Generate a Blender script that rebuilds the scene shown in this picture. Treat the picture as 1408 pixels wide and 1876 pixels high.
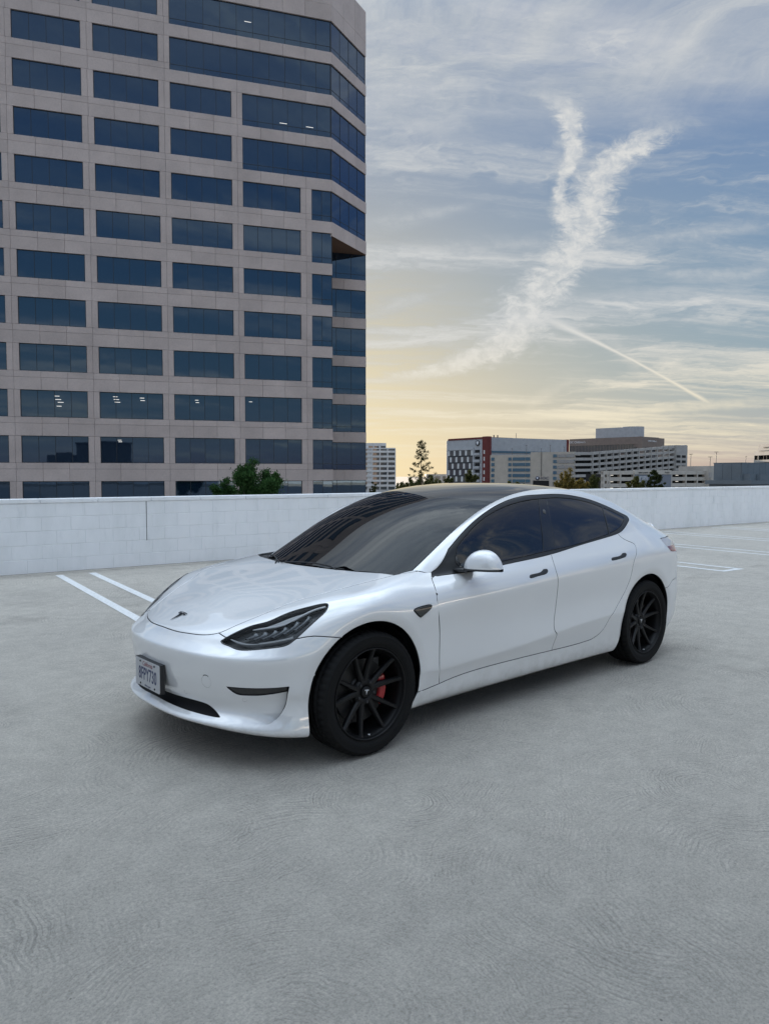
import bpy, bmesh, math, random
import numpy as np
from mathutils import Matrix, Vector
R = math.radians
sc = bpy.context.scene
for o in list(bpy.data.objects): bpy.data.objects.remove(o, do_unlink=True)

# ---------------------------------------------------------------- camera
CAM = dict(f=1338.76, loc=(3.94911, 3.81965, 1.51003), yaw=-2.297687, pitch=-.051766)
cam = bpy.data.cameras.new('camera'); cam_o = bpy.data.objects.new('camera', cam); sc.collection.objects.link(cam_o)
cam.sensor_fit = 'VERTICAL'; cam.sensor_height = 24; cam.lens = 24*CAM['f']/1876; cam.clip_start = .05; cam.clip_end = 6000
_f = Vector((math.cos(CAM['yaw'])*math.cos(CAM['pitch']), math.sin(CAM['yaw'])*math.cos(CAM['pitch']), math.sin(CAM['pitch'])))
_r = Vector((math.sin(CAM['yaw']), -math.cos(CAM['yaw']), 0)); _u = _r.cross(_f)
cam_o.matrix_world = Matrix(((_r.x, _u.x, -_f.x, CAM['loc'][0]), (_r.y, _u.y, -_f.y, CAM['loc'][1]), (_r.z, _u.z, -_f.z, CAM['loc'][2]), (0, 0, 0, 1)))
sc.camera = cam_o

# ---------------------------------------------------------------- light: low sun behind the tower, sky with cirrus and vapour trails
FWD = Vector((math.cos(CAM['yaw']), math.sin(CAM['yaw']), 0)); RGT = Vector((math.sin(CAM['yaw']), -math.cos(CAM['yaw']), 0))
SUN_EL = R(5.0); _sd = (FWD + RGT*(-.125)).normalized()
SUN_DIR = Vector((_sd.x*math.cos(SUN_EL), _sd.y*math.cos(SUN_EL), math.sin(SUN_EL)))
sun = bpy.data.lights.new('sun', 'SUN'); sun.energy = 2.0; sun.angle = R(.5); sun.color = (1., .82, .62)
sun_o = bpy.data.objects.new('sun', sun); sc.collection.objects.link(sun_o); sun_o.rotation_euler = (-SUN_DIR).to_track_quat('-Z', 'Y').to_euler()
SKY_STRENGTH = .12
EXPOSURE = 2.12
sc.view_settings.view_transform = 'Standard'; sc.view_settings.look = 'None'; sc.view_settings.gamma = 1; sc.view_settings.use_curve_mapping = False
sc.view_settings.exposure = EXPOSURE
def build_world():
    w = bpy.data.worlds.new('World'); sc.world = w; w.use_nodes = True
    nt = w.node_tree; L = nt.links; nd = nt.nodes; bg = nd['Background']
    def M(op, a, b=None, c=None, clamp=False):
        n = nd.new('ShaderNodeMath'); n.operation = op; n.use_clamp = clamp
        for i, x in enumerate((a, b, c)):
            if x is None: continue
            if hasattr(x, 'is_output'): L.new(x, n.inputs[i])
            else: n.inputs[i].default_value = x
        return n.outputs[0]
    def sstep(x, a, b, lo=0., hi=1.):
        n = nd.new('ShaderNodeMapRange'); n.interpolation_type = 'SMOOTHSTEP'; L.new(x, n.inputs[0])
        for i, v in ((1, a), (2, b), (3, lo), (4, hi)): n.inputs[i].default_value = v
        return n.outputs[0]
    def comb(x, y, z=0.):
        n = nd.new('ShaderNodeCombineXYZ')
        for i, v in enumerate((x, y, z)):
            if hasattr(v, 'is_output'): L.new(v, n.inputs[i])
            else: n.inputs[i].default_value = v
        return n.outputs[0]
    def noise(vec, scale, det=6., rough=.6, dist=0., lac=2.):
        n = nd.new('ShaderNodeTexNoise'); L.new(vec, n.inputs['Vector']); n.inputs['Scale'].default_value = scale; n.inputs['Detail'].default_value = det
        n.inputs['Roughness'].default_value = rough; n.inputs['Distortion'].default_value = dist; n.inputs['Lacunarity'].default_value = lac; return n.outputs[0]
    def curve(x, pts, x0, x1):
        """piecewise smooth function of x given by points"""
        t = M('DIVIDE', M('SUBTRACT', x, x0), x1-x0, clamp=True)
        ys = [p[1] for p in pts]; y0, y1 = min(ys), max(ys)
        n = nd.new('ShaderNodeFloatCurve'); cv = n.mapping.curves[0]
        P = [((p[0]-x0)/(x1-x0), (p[1]-y0)/max(y1-y0, 1e-6)) for p in pts]
        cv.points[0].location = P[0]; cv.points[1].location = P[-1]
        for p in P[1:-1]: cv.points.new(*p)
        n.mapping.update(); L.new(t, n.inputs['Value'])
        return M('MULTIPLY_ADD', n.outputs[0], y1-y0, y0)
    sky = nd.new('ShaderNodeTexSky'); sky.sky_type = 'NISHITA'; sky.sun_disc = False; sky.sun_elevation = SUN_EL
    sky.sun_rotation = math.atan2(SUN_DIR.x, SUN_DIR.y); sky.altitude = 60; sky.air_density = 1.0; sky.dust_density = .7; sky.ozone_density = 2.0
    tc = nd.new('ShaderNodeTexCoord'); d = nd.new('ShaderNodeVectorMath'); d.operation = 'NORMALIZE'; L.new(tc.outputs['Generated'], d.inputs[0]); D = d.outputs[0]
    def dot(v):
        n = nd.new('ShaderNodeVectorMath'); n.operation = 'DOT_PRODUCT'; L.new(D, n.inputs[0]); n.inputs[1].default_value = v; return n.outputs['Value']
    up = dot((0, 0, 1)); fw = dot(tuple(FWD)); rt = dot(tuple(RGT))
    upc = M('MAXIMUM', up, 0.)
    # a flat cloud sheet seen in perspective, for every direction
    q = M('ADD', upc, .10)
    cx, cy = M('DIVIDE', rt, q), M('DIVIDE', fw, q)
    # tangent-plane coordinates about the bearing of the sunset, for the vapour trails
    fpos = M('MAXIMUM', fw, .05); X = M('DIVIDE', rt, fpos); Y = M('DIVIDE', up, fpos); front = sstep(fw, .2, .5)
    warp = noise(comb(cx, cy), 1.6, 5., .6); 
    # long thin cirrus, streaked across the view
    sx = M('ADD', M('MULTIPLY', cx, .55), M('MULTIPLY', cy, .10)); sy = M('MULTIPLY', cy, 1.9)
    sv = comb(M('ADD', sx, M('MULTIPLY', warp, .9)), M('ADD', sy, M('MULTIPLY', warp, .7)), 3.1)
    c1 = noise(sv, 1.25, 9., .66, .3); cir = sstep(c1, .40, .66)
    c1b = noise(comb(M('MULTIPLY', sx, .8), M('MULTIPLY', sy, 1.0), 9.4), .75, 4., .5); cir = M('MULTIPLY', cir, sstep(c1b, .30, .50))
    # a broad thin veil that thickens overhead
    c2 = noise(comb(M('MULTIPLY', cx, .5), cy, 7.7), .9, 8., .62, .6)
    el = sstep(up, .24, .50)
    c3 = noise(comb(M('MULTIPLY', cx, 1.1), M('ADD', M('MULTIPLY', cy, 1.7), M('MULTIPLY', c2, 1.6)), 2.2), 1.3, 9., .68, .8)
    veil = M('MULTIPLY', sstep(M('ADD', c2, M('MULTIPLY', el, .36)), .50, .86), M('MULTIPLY_ADD', el, .84, .08))
    veil = M('MULTIPLY', veil, M('MULTIPLY_ADD', sstep(c3, .30, .70), .62, .45), clamp=True)
    fine = noise(comb(M('MULTIPLY', X, .9), M('MULTIPLY', Y, 1.8), 1.3), 30., 10., .72, .9); med = noise(comb(X, M('MULTIPLY', Y, 1.5), 5.5), 9., 5., .6, .3)
    jx = M('MULTIPLY', M('SUBTRACT', med, .5), .16)
    wisp = noise(comb(M('ADD', X, M('MULTIPLY', med, .10)), M('MULTIPLY', Y, 4.5), 8.8), 11., 9., .66, .5); puff = noise(comb(X, M('MULTIPLY', Y, 1.3), 4.4), 62., 6., .62, .35)
    def trail(path, wid, dens, frag=.55, jit=1., soft=.35):
        """path: (Y, X) points, wid: (Y, half width); a band broken up by noise"""
        y0, y1 = min(p[0] for p in path), max(p[0] for p in path)
        path = sorted(path); wid = sorted(wid)
        xc = curve(Y, path, y0, y1); wd = curve(Y, wid, y0, y1)
        dx = M('ABSOLUTE', M('ADD', M('SUBTRACT', X, xc), M('MULTIPLY', jx, jit)))
        e = M('DIVIDE', dx, wd)
        edge = M('ADD', e, M('MULTIPLY', M('SUBTRACT', fine, .5), frag*4.2))
        m = sstep(edge, 1.0+soft, 1.0-soft*1.6)
        inside = M('MULTIPLY', sstep(Y, y0-.012, y0+.012), sstep(Y, y1+.03, y1-.03))
        return M('MULTIPLY', M('MULTIPLY', m, inside), dens)
    def streak(path, wid, dens, frag=.5, soft=.5):
        """path: (X, Y) points of a wisp lying across the sky, wid: (X, half height)"""
        x0, x1 = min(p[0] for p in path), max(p[0] for p in path); path = sorted(path); wid = sorted(wid)
        yc = curve(X, path, x0, x1); wd = curve(X, wid, x0, x1)
        e = M('DIVIDE', M('ABSOLUTE', M('ADD', M('SUBTRACT', Y, yc), M('MULTIPLY', jx, .10))), wd)
        m = sstep(M('ADD', e, M('MULTIPLY', M('SUBTRACT', wisp, .5), frag*4.2)), 1.0+soft, 1.0-soft*1.6)
        inside = M('MULTIPLY', sstep(X, x0-.02, x0+.05), sstep(X, x1+.02, x1-.06))
        return M('MULTIPLY', M('MULTIPLY', m, inside), dens)
    f = 1338.76; px = lambda x, y: ((868-y)/f, (x-704)/f)
    tr = [
     trail([px(735, 697), px(800, 682), px(880, 655), px(935, 625), px(960, 580), px(985, 530), px(1035, 480), px(1060, 430), px(1075, 375), px(1098, 325), px(1140, 285), px(1205, 246)],
           [(px(0, 697)[0], .045), (px(0, 670)[0], .052), (px(0, 630)[0], .040), (px(0, 580)[0], .040), (px(0, 500)[0], .040), (px(0, 420)[0], .036), (px(0, 340)[0], .032), (px(0, 246)[0], .042)], .92, .70, .35, .5),
     trail([px(1050, 455), px(1028, 400), px(1018, 352), px(1032, 310), px(1042, 268), px(1030, 225), px(990, 195)], [(px(0, 455)[0], .022), (px(0, 400)[0], .018), (px(0, 352)[0], .009), (px(0, 310)[0], .015), (px(0, 260)[0], .016), (px(0, 195)[0], .026)], .92, .66, .25, .5),
     trail([px(975, 575), px(1030, 602), px(1080, 625), px(1180, 675), px(1295, 740)], [(px(0, 575)[0], .030), (px(0, 602)[0], .018), (px(0, 640)[0], .0065), (px(0, 740)[0], .0065)], .95, .10, .05, .7),
     trail([px(1110, 622), px(1140, 650), px(1170, 680)], [(px(0, 622)[0], .010), (px(0, 680)[0], .016)], .42, .6, .1, .6),
     trail([px(970, 745), px(1010, 715), px(1045, 698)], [(px(0, 745)[0], .009), (px(0, 698)[0], .020)], .42, .5, .1, .6),
     trail([px(770, 700), px(885, 718)], [(px(0, 700)[0], .010), (px(0, 718)[0], .010)], .30, .05, .0, .8),
    ]
    pw = lambda x, y: ((x-704)/f, (868-y)/f)
    tr += [
     streak([pw(660, 484), pw(800, 470), pw(960, 456), pw(1150, 446), pw(1420, 418)], [(pw(660, 0)[0], .020), (pw(900, 0)[0], .014), (pw(1150, 0)[0], .010), (pw(1420, 0)[0], .012)], .48, .8, .9),
     streak([pw(1170, 498), pw(1300, 511), pw(1430, 500)], [(pw(1170, 0)[0], .006), (pw(1300, 0)[0], .010), (pw(1430, 0)[0], .012)], .50, .8, .9),
     streak([pw(650, 420), pw(760, 405), pw(890, 376)], [(pw(650, 0)[0], .020), (pw(760, 0)[0], .012), (pw(890, 0)[0], .005)], .45, .8, .9),
     streak([pw(660, 585), pw(760, 552), pw(830, 532)], [(pw(660, 0)[0], .010), (pw(760, 0)[0], .009), (pw(830, 0)[0], .005)], .50, .8, .8),
     streak([pw(900, 772), pw(1100, 757), pw(1420, 736)], [(pw(900, 0)[0], .004), (pw(1100, 0)[0], .006), (pw(1420, 0)[0], .008)], .50, .4),
     streak([pw(640, 600), pw(800, 628), pw(900, 640)], [(pw(640, 0)[0], .008), (pw(800, 0)[0], .010), (pw(900, 0)[0], .004)], .35, .5),
     streak([pw(1050, 560), pw(1200, 545), pw(1420, 560)], [(pw(1050, 0)[0], .006), (pw(1200, 0)[0], .012), (pw(1420, 0)[0], .016)], .35, .55),
    ]
    trails = tr[0]
    for i_, t in enumerate(tr[1:]):
        if i_ != 1: trails = M('MAXIMUM', trails, t)
    trails = M('MULTIPLY', trails, M('MULTIPLY_ADD', sstep(puff, .26, .68), .42, .64)); trails = M('MAXIMUM', trails, tr[2]); trails = M('MULTIPLY', trails, front, clamp=True)
    cl = M('MAXIMUM', M('MULTIPLY', cir, .92), veil); cl = M('SUBTRACT', 1., M('MULTIPLY', M('SUBTRACT', 1., cl), M('SUBTRACT', 1., trails)))
    cl = M('MULTIPLY', cl, sstep(up, -.01, .07), clamp=True)
    # cloud colour: lit by the same sky, white above and warm towards the sunset
    warm = sstep(up, .22, .02); near = sstep(fw, .55, 1.0)
    def mix(fac, a, b, blend='MIX'):
        n = nd.new('ShaderNodeMix'); n.data_type = 'RGBA'; n.blend_type = blend
        for k, x in ((0, fac), (6, a), (7, b)):
            if hasattr(x, 'is_output'): L.new(x, n.inputs[k])
            else: n.inputs[k].default_value = x if k == 0 else (*x, 1)
        return n.outputs[2]
    cc = mix(M('MULTIPLY', warm, near), CLOUD_TOP, CLOUD_LOW)
    cc = mix(M('MAXIMUM', M('MULTIPLY', trails, .9), M('MAXIMUM', M('MULTIPLY', cir, .75), M('MULTIPLY', sstep(c3, .42, .76), .60))), cc, mix(warm, CLOUD_LIT, CLOUD_LOW))
    # cloud sheet boosted towards the unseen zenith, added light for deck and wall
    zs = sstep(up, .50, 1.0); zen = [M('MULTIPLY_ADD', zs, z_, 1.) for z_ in ZENITH]
    def vm(op, a, b):
        n = nd.new('ShaderNodeVectorMath'); n.operation = op
        for i, x in enumerate((a, b)):
            if hasattr(x, 'is_output'): L.new(x, n.inputs[i])
            else: n.inputs[i].default_value = x
        return n.outputs[0]
    zc = comb(*zen); cc = vm('MULTIPLY', cc, zc)
    # soft per-channel limit compresses the glow round the hidden sun
    raw = vm('MULTIPLY', sky.outputs[0], SKY_TINT); soft = vm('DIVIDE', raw, vm('ADD', vm('MULTIPLY', raw, tuple(1/k_ for k_ in SKY_KNEE)), (1, 1, 1)))
    col = mix(cl, soft, cc)
    L.new(col, bg.inputs[0]); bg.inputs[1].default_value = SKY_STRENGTH
CLOUD_TOP, CLOUD_LOW = (.80, .895, 1.0), (1.75, 1.55, 1.12)
CLOUD_LIT = (1.46, 1.45, 1.40)
SKY_KNEE, SKY_TINT, ZENITH = (2.08, 1.79, .985), (.30, .38, 2.3), (3.75, 4.3, 4.8)
build_world()

# ---------------------------------------------------------------- helpers
COL = sc.collection
def link(name, me, m=None, parent=None):
    o = bpy.data.objects.new(name, me); COL.objects.link(o)
    if m is not None and me is not None and len(me.materials) == 0: me.materials.append(m)
    if parent is not None: o.parent = parent
    return o
def tag(o, label=None, cat=None, group=None, kind=None):
    if label: o['label'] = label
    if cat: o['category'] = cat
    if group: o['group'] = group
    if kind: o['kind'] = kind
    return o
def empty(name, loc=(0, 0, 0), rz=0, parent=None):
    o = bpy.data.objects.new(name, None); COL.objects.link(o); o.location = loc; o.rotation_euler = (0, 0, rz)
    o.empty_display_size = .1
    if parent is not None: o.parent = parent
    return o
class MB:
    """collects simple shapes for one mesh object"""
    def __init__(self): self.v, self.f, self.sm = [], [], []
    def add(self, v, f, smooth=False):
        o = len(self.v); self.v += [tuple(p) for p in v]; self.f += [tuple(i+o for i in q) for q in f]; self.sm += [smooth]*len(f); return self
    def box(self, a, b, M=None):
        x0, y0, z0 = a; x1, y1, z1 = b
        v = [Vector(p) for p in ((x0,y0,z0),(x1,y0,z0),(x1,y1,z0),(x0,y1,z0),(x0,y0,z1),(x1,y0,z1),(x1,y1,z1),(x0,y1,z1))]
        if M is not None: v = [M @ p for p in v]
        return self.add(v, [(0,3,2,1),(4,5,6,7),(0,1,5,4),(1,2,6,5),(2,3,7,6),(3,0,4,7)])
    def cbox(self, a, b, c=.01, M=None):
        """box with chamfered vertical and top edges"""
        x0, y0, z0 = a; x1, y1, z1 = b
        def ring(i, z): return [(x0+c+i, y0+i, z), (x1-c-i, y0+i, z), (x1-i, y0+c+i, z), (x1-i, y1-c-i, z), (x1-c-i, y1-i, z), (x0+c+i, y1-i, z), (x0+i, y1-c-i, z), (x0+i, y0+c+i, z)]
        rs = [ring(c, z0), ring(0, z0+c), ring(0, z1-c), ring(c, z1)]
        v = [Vector(p) for r in rs for p in r]
        if M is not None: v = [M @ p for p in v]
        f = [tuple(range(7, -1, -1)), tuple(range(24, 32))]
        for k in range(3):
            for i in range(8): f.append((k*8+i, k*8+(i+1) % 8, k*8+8+(i+1) % 8, k*8+8+i))
        return self.add(v, f)
    def lathe(self, prof, n=48, axis='y', c=(0, 0, 0), smooth=True, close=False, mod=None):
        """profile of (radius, height along the axis)"""
        v, f = [], []; m = len(prof)
        for i in range(n):
            a = 2*math.pi*i/n
            for k, (r, h) in enumerate(prof):
                if mod: r = mod(i, k, r)
                p = (r*math.cos(a), h, r*math.sin(a)) if axis == 'y' else ((r*math.cos(a), r*math.sin(a), h) if axis == 'z' else (h, r*math.cos(a), r*math.sin(a)))
                v.append((p[0]+c[0], p[1]+c[1], p[2]+c[2]))
        for i in range(n):
            j = (i+1) % n
            for k in range(m if close else m-1):
                k2 = (k+1) % m
                q = (i*m+k, j*m+k, j*m+k2, i*m+k2)
                f.append(q if axis != 'y' else q[::-1])
        return self.add(v, f, smooth)
    def tube(self, pts, r, n=8, smooth=True, caps=True):
        pts = [Vector(p) for p in pts]; rr = r if hasattr(r, '__len__') else [r]*len(pts)
        v, f = [], []; up = Vector((0, 0, 1))
        for i, p in enumerate(pts):
            t = (pts[min(i+1, len(pts)-1)]-pts[max(i-1, 0)]).normalized()
            a = t.cross(up if abs(t.dot(up)) < .95 else Vector((1, 0, 0))).normalized(); b = a.cross(t)
            for k in range(n):
                an = 2*math.pi*k/n; v.append(p+a*math.cos(an)*rr[i]+b*math.sin(an)*rr[i])
        for i in range(len(pts)-1):
            for k in range(n): f.append((i*n+k, i*n+(k+1) % n, i*n+n+(k+1) % n, i*n+n+k))
        if caps: f.append(tuple(range(n-1, -1, -1))); f.append(tuple(range((len(pts)-1)*n, len(pts)*n)))
        return self.add(v, f, smooth)
    def prism(self, poly, h0, h1, M=None):
        """polygon (x, y) extruded from h0 to h1 along z, then transformed"""
        n = len(poly); v = [Vector((x, y, h0)) for x, y in poly]+[Vector((x, y, h1)) for x, y in poly]
        if M is not None: v = [M @ p for p in v]
        f = [tuple(range(n-1, -1, -1)), tuple(range(n, 2*n))]+[(i, (i+1) % n, n+(i+1) % n, n+i) for i in range(n)]
        return self.add(v, f)
    def grid(self, G, smooth=True, closed=False, flip=False):
        G = np.asarray(G); nu, nv = G.shape[:2]; f = []
        for i in range(nu-1):
            for j in range(nv if closed else nv-1):
                q = (i*nv+j, (i+1)*nv+j, (i+1)*nv+(j+1) % nv, i*nv+(j+1) % nv); f.append(q[::-1] if flip else q)
        return self.add(G.reshape(-1, 3), f, smooth)
    def mesh(self, name):
        me = bpy.data.meshes.new(name); me.from_pydata(self.v, [], self.f)
        me.polygons.foreach_set('use_smooth', self.sm); me.update(); return me
    def build(self, name, m=None, parent=None): return link(name, self.mesh(name), m, parent)
def text_mesh(name, s, size, m, parent=None, M=Matrix.Identity(4), sx=1., depth=.0005, shear=0., align='CENTER', space=1., bold=0.):
    cu = bpy.data.curves.new(name, 'FONT'); cu.body = s; cu.size = size; cu.align_x = align; cu.align_y = 'CENTER'
    cu.extrude = depth; cu.shear = shear; cu.space_character = space; cu.offset = bold
    t = bpy.data.objects.new(name, cu); COL.objects.link(t); bpy.context.view_layer.update()
    me = bpy.data.meshes.new_from_object(t.evaluated_get(bpy.context.evaluated_depsgraph_get())); bpy.data.objects.remove(t); bpy.data.curves.remove(cu)
    me.materials.clear()
    me.transform(M @ Matrix.Diagonal((sx, 1, 1, 1)))
    return link(name, me, m, parent)

# ---------------------------------------------------------------- materials
def mat(name, col=(.5, .5, .5), rough=.5, metal=0., coat=0., coat_rough=.03, spec=.5):
    m = bpy.data.materials.new(name); m.use_nodes = True; b = m.node_tree.nodes['Principled BSDF']
    b.inputs['Base Color'].default_value = (*col, 1); b.inputs['Roughness'].default_value = rough; b.inputs['Metallic'].default_value = metal
    b.inputs['Coat Weight'].default_value = coat; b.inputs['Coat Roughness'].default_value = coat_rough; b.inputs['Specular IOR Level'].default_value = spec
    return m
def nodes(m): return m.node_tree.nodes, m.node_tree.links, m.node_tree.nodes['Principled BSDF']
def N(nt, t, **kw):
    n = nt.nodes.new(t)
    for k, v in kw.items():
        if k.startswith('i_'): n.inputs[k[2:].replace('_', ' ')].default_value = v
        else: setattr(n, k, v)
    return n
def ramp(nt, stops):
    n = nt.nodes.new('ShaderNodeValToRGB'); e = n.color_ramp.elements
    while len(e) > 1: e.remove(e[-1])
    for i, (p, c) in enumerate(stops):
        q = e[0] if i == 0 else e.new(p)
        q.position = p; q.color = (*c, 1) if hasattr(c, '__len__') else (c, c, c, 1)
    return n
def math_(nt, op, a, b=None, c=None, clamp=False):
    n = nt.nodes.new('ShaderNodeMath'); n.operation = op; n.use_clamp = clamp
    for i, x in enumerate((a, b, c)):
        if x is None: continue
        if hasattr(x, 'is_output'): nt.links.new(x, n.inputs[i])
        else: n.inputs[i].default_value = x
    return n.outputs[0]
def mixc(nt, fac, a, b, blend='MIX'):
    n = nt.nodes.new('ShaderNodeMix'); n.data_type = 'RGBA'; n.blend_type = blend
    for k, x in ((0, fac), (6, a), (7, b)):
        if hasattr(x, 'is_output'): nt.links.new(x, n.inputs[k])
        else: n.inputs[k].default_value = x if k == 0 else (*x, 1)
    return n.outputs[2]

# ---------------------------------------------------------------- car surface network (metres, x forward, y left)
def nspl(t, P, tt):
    """natural cubic spline through P at knots t"""
    t = np.asarray(t, float); P = np.asarray(P, float); n = len(t)
    h = np.diff(t); A = np.zeros((n, n)); B = np.zeros((n,) + P.shape[1:])
    A[0, 0] = A[-1, -1] = 1
    for i in range(1, n - 1):
        A[i, i-1] = h[i-1]; A[i, i] = 2 * (h[i-1] + h[i]); A[i, i+1] = h[i]
        B[i] = 6 * ((P[i+1] - P[i]) / h[i] - (P[i] - P[i-1]) / h[i-1])
    M = np.linalg.solve(A, B.reshape(n, -1)).reshape(B.shape)
    tt = np.asarray(tt, float); k = np.clip(np.searchsorted(t, tt, 'right') - 1, 0, n - 2)
    ex = (slice(None),) + (None,) * (P.ndim - 1)
    hh = h[k][ex]; a = (t[k+1] - tt)[ex]; b = (tt - t[k])[ex]
    return M[k]*a**3/(6*hh) + M[k+1]*b**3/(6*hh) + (P[k]/hh - M[k]*hh/6)*a + (P[k+1]/hh - M[k+1]*hh/6)*b

PLAN = np.array([(2.273,0),(2.250,.25),(2.178,.48),(2.058,.67),(1.915,.80),(1.75,.872),(1.4375,.922),(1.15,.922),(.90,.915),
    (.60,.913),(.25,.915),(-.2,.917),(-.6,.920),(-1.0,.923),(-1.4375,.925),(-1.78,.905),(-2.0,.86),(-2.18,.745),(-2.30,.56),(-2.37,.30),(-2.405,0)])
NS = len(PLAN)
UK = np.r_[0, np.cumsum(np.linalg.norm(np.diff(PLAN, axis=0), axis=1))]
# lower lines, (z, inset) for each of the 21 stations
LOW = [
 ([.205,.20,.19,.175,.165,.16,.158,.158,.158,.158,.158,.158,.158,.158,.16,.18,.21,.23,.23,.23,.23],
  [.12]*6+[.10]*10+[.12]*5),
 ([.237,.23,.222,.203,.186,.178,.178,.18,.188,.186,.184,.18,.177,.173,.175,.20,.23,.25,.25,.25,.25],
  [.004,.004,.004,.006,.01,.012,.03,.055,.06,.062,.062,.062,.062,.058,.04,.05,.07,.08,.08,.08,.08]),
 ([.258,.25,.243,.228,.212,.205,.205,.215,.225,.23,.232,.233,.233,.233,.23,.24,.27,.29,.29,.29,.29],
  [-.010,-.010,-.008,-.003,.002,.004,.02,.04,.042,.043,.043,.043,.043,.04,.03,.03,.04,.045,.045,.045,.045]),
 ([.305,.290,.284,.28,.272,.262,.27,.27,.283,.298,.303,.305,.308,.312,.31,.30,.32,.34,.34,.34,.34],
  [.044,.044,.042,.034,.018,.007,.012,.028,.035,.036,.035,.034,.034,.03,.015,.016,.02,.02,.02,.02,.02]),
 ([.352,.352,.352,.355,.357,.355,.38,.375,.36,.37,.385,.415,.437,.45,.44,.42,.40,.39,.39,.39,.39],
  [.038,.038,.037,.034,.024,.008,.004,.013,.02,.018,.013,.010,.010,.008,.004,.006,.01,.012,.012,.012,.012]),
 ([.40,.40,.395,.39,.39,.40,.43,.41,.385,.395,.41,.44,.46,.475,.48,.47,.46,.45,.45,.45,.45],
  [.025,.025,.025,.023,.016,.004,.0,.008,.015,.014,.010,.008,.007,.006,.002,.002,.003,.004,.004,.004,.004]),
 ([.46,.455,.45,.445,.45,.47,.56,.55,.55,.555,.56,.57,.58,.59,.60,.60,.58,.57,.57,.57,.57],
  [.013,.013,.013,.012,.009,.002,.0,.006,.013,.016,.017,.017,.015,.011,.003,0,0,0,0,0,0]),
 ([.53,.525,.515,.51,.52,.56,.68,.665,.675,.685,.70,.71,.72,.73,.75,.75,.72,.69,.68,.68,.68],
  [.004,.004,.004,.004,.003,.0,.0,.002,.005,.007,.008,.008,.007,.005,.001,0,.002,.004,.004,.004,.004]),
 ([.588,.585,.576,.572,.584,.628,.735,.727,.737,.752,.77,.79,.808,.825,.85,.85,.83,.80,.79,.79,.79],
  [.0,.0,.0,.0,.0,.001,.001,.0,.0,.0,.0,.0,.0,.0,.001,.002,.004,.006,.006,.006,.006]),
 ([.602,.600,.592,.591,.607,.660,.775,.762,.772,.787,.805,.825,.843,.86,.885,.885,.87,.85,.84,.84,.84],
  [.008,.008,.008,.008,.008,.008,.006,.003,.003,.003,.003,.003,.003,.003,.005,.008,.012,.012,.012,.012,.012]),
 ([.636,.634,.628,.628,.652,.72,.825,.83,.845,.86,.875,.893,.91,.925,.935,.93,.91,.895,.89,.89,.89],
  [.050,.050,.050,.040,.028,.025,.026,.028,.031,.033,.034,.034,.033,.030,.026,.03,.03,.025,.02,.02,.02]),
]
# upper lines of the nose: fender shoulder, fender crest, bonnet (three), stations 0..9
FUP = [
 [(2.19,0,.672),(2.16,.24,.672),(2.09,.46,.668),(1.975,.635,.690),(1.85,.752,.73),(1.71,.815,.79),(1.43,.845,.865),(1.15,.842,.888),(.90,.825,.892),(.60,.825,.905)],
 [(2.12,0,.703),(2.085,.225,.708),(2.02,.43,.715),(1.90,.59,.752),(1.78,.69,.797),(1.66,.748,.838),(1.40,.765,.886),(1.15,.765,.922),(.90,.765,.935),(.60,.77,.945)],
 [(2.06,0,.727),(2.01,.19,.742),(1.93,.36,.756),(1.82,.49,.793),(1.70,.57,.833),(1.58,.60,.868),(1.36,.61,.912),(1.15,.61,.942),(.90,.61,.96),(.60,.61,.965)],
 [(2.0,0,.753),(1.95,.10,.770),(1.86,.18,.795),(1.76,.25,.829),(1.64,.29,.862),(1.52,.31,.889),(1.33,.31,.929),(1.15,.31,.956),(.90,.31,.98),(.60,.31,.975)],
 [(1.93,0,.779),(1.90,0,.790),(1.83,0,.813),(1.74,0,.842),(1.62,0,.872),(1.50,0,.898),(1.32,0,.935),(1.15,0,.963),(.90,0,.99),(.60,0,1.0)],
]
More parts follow.
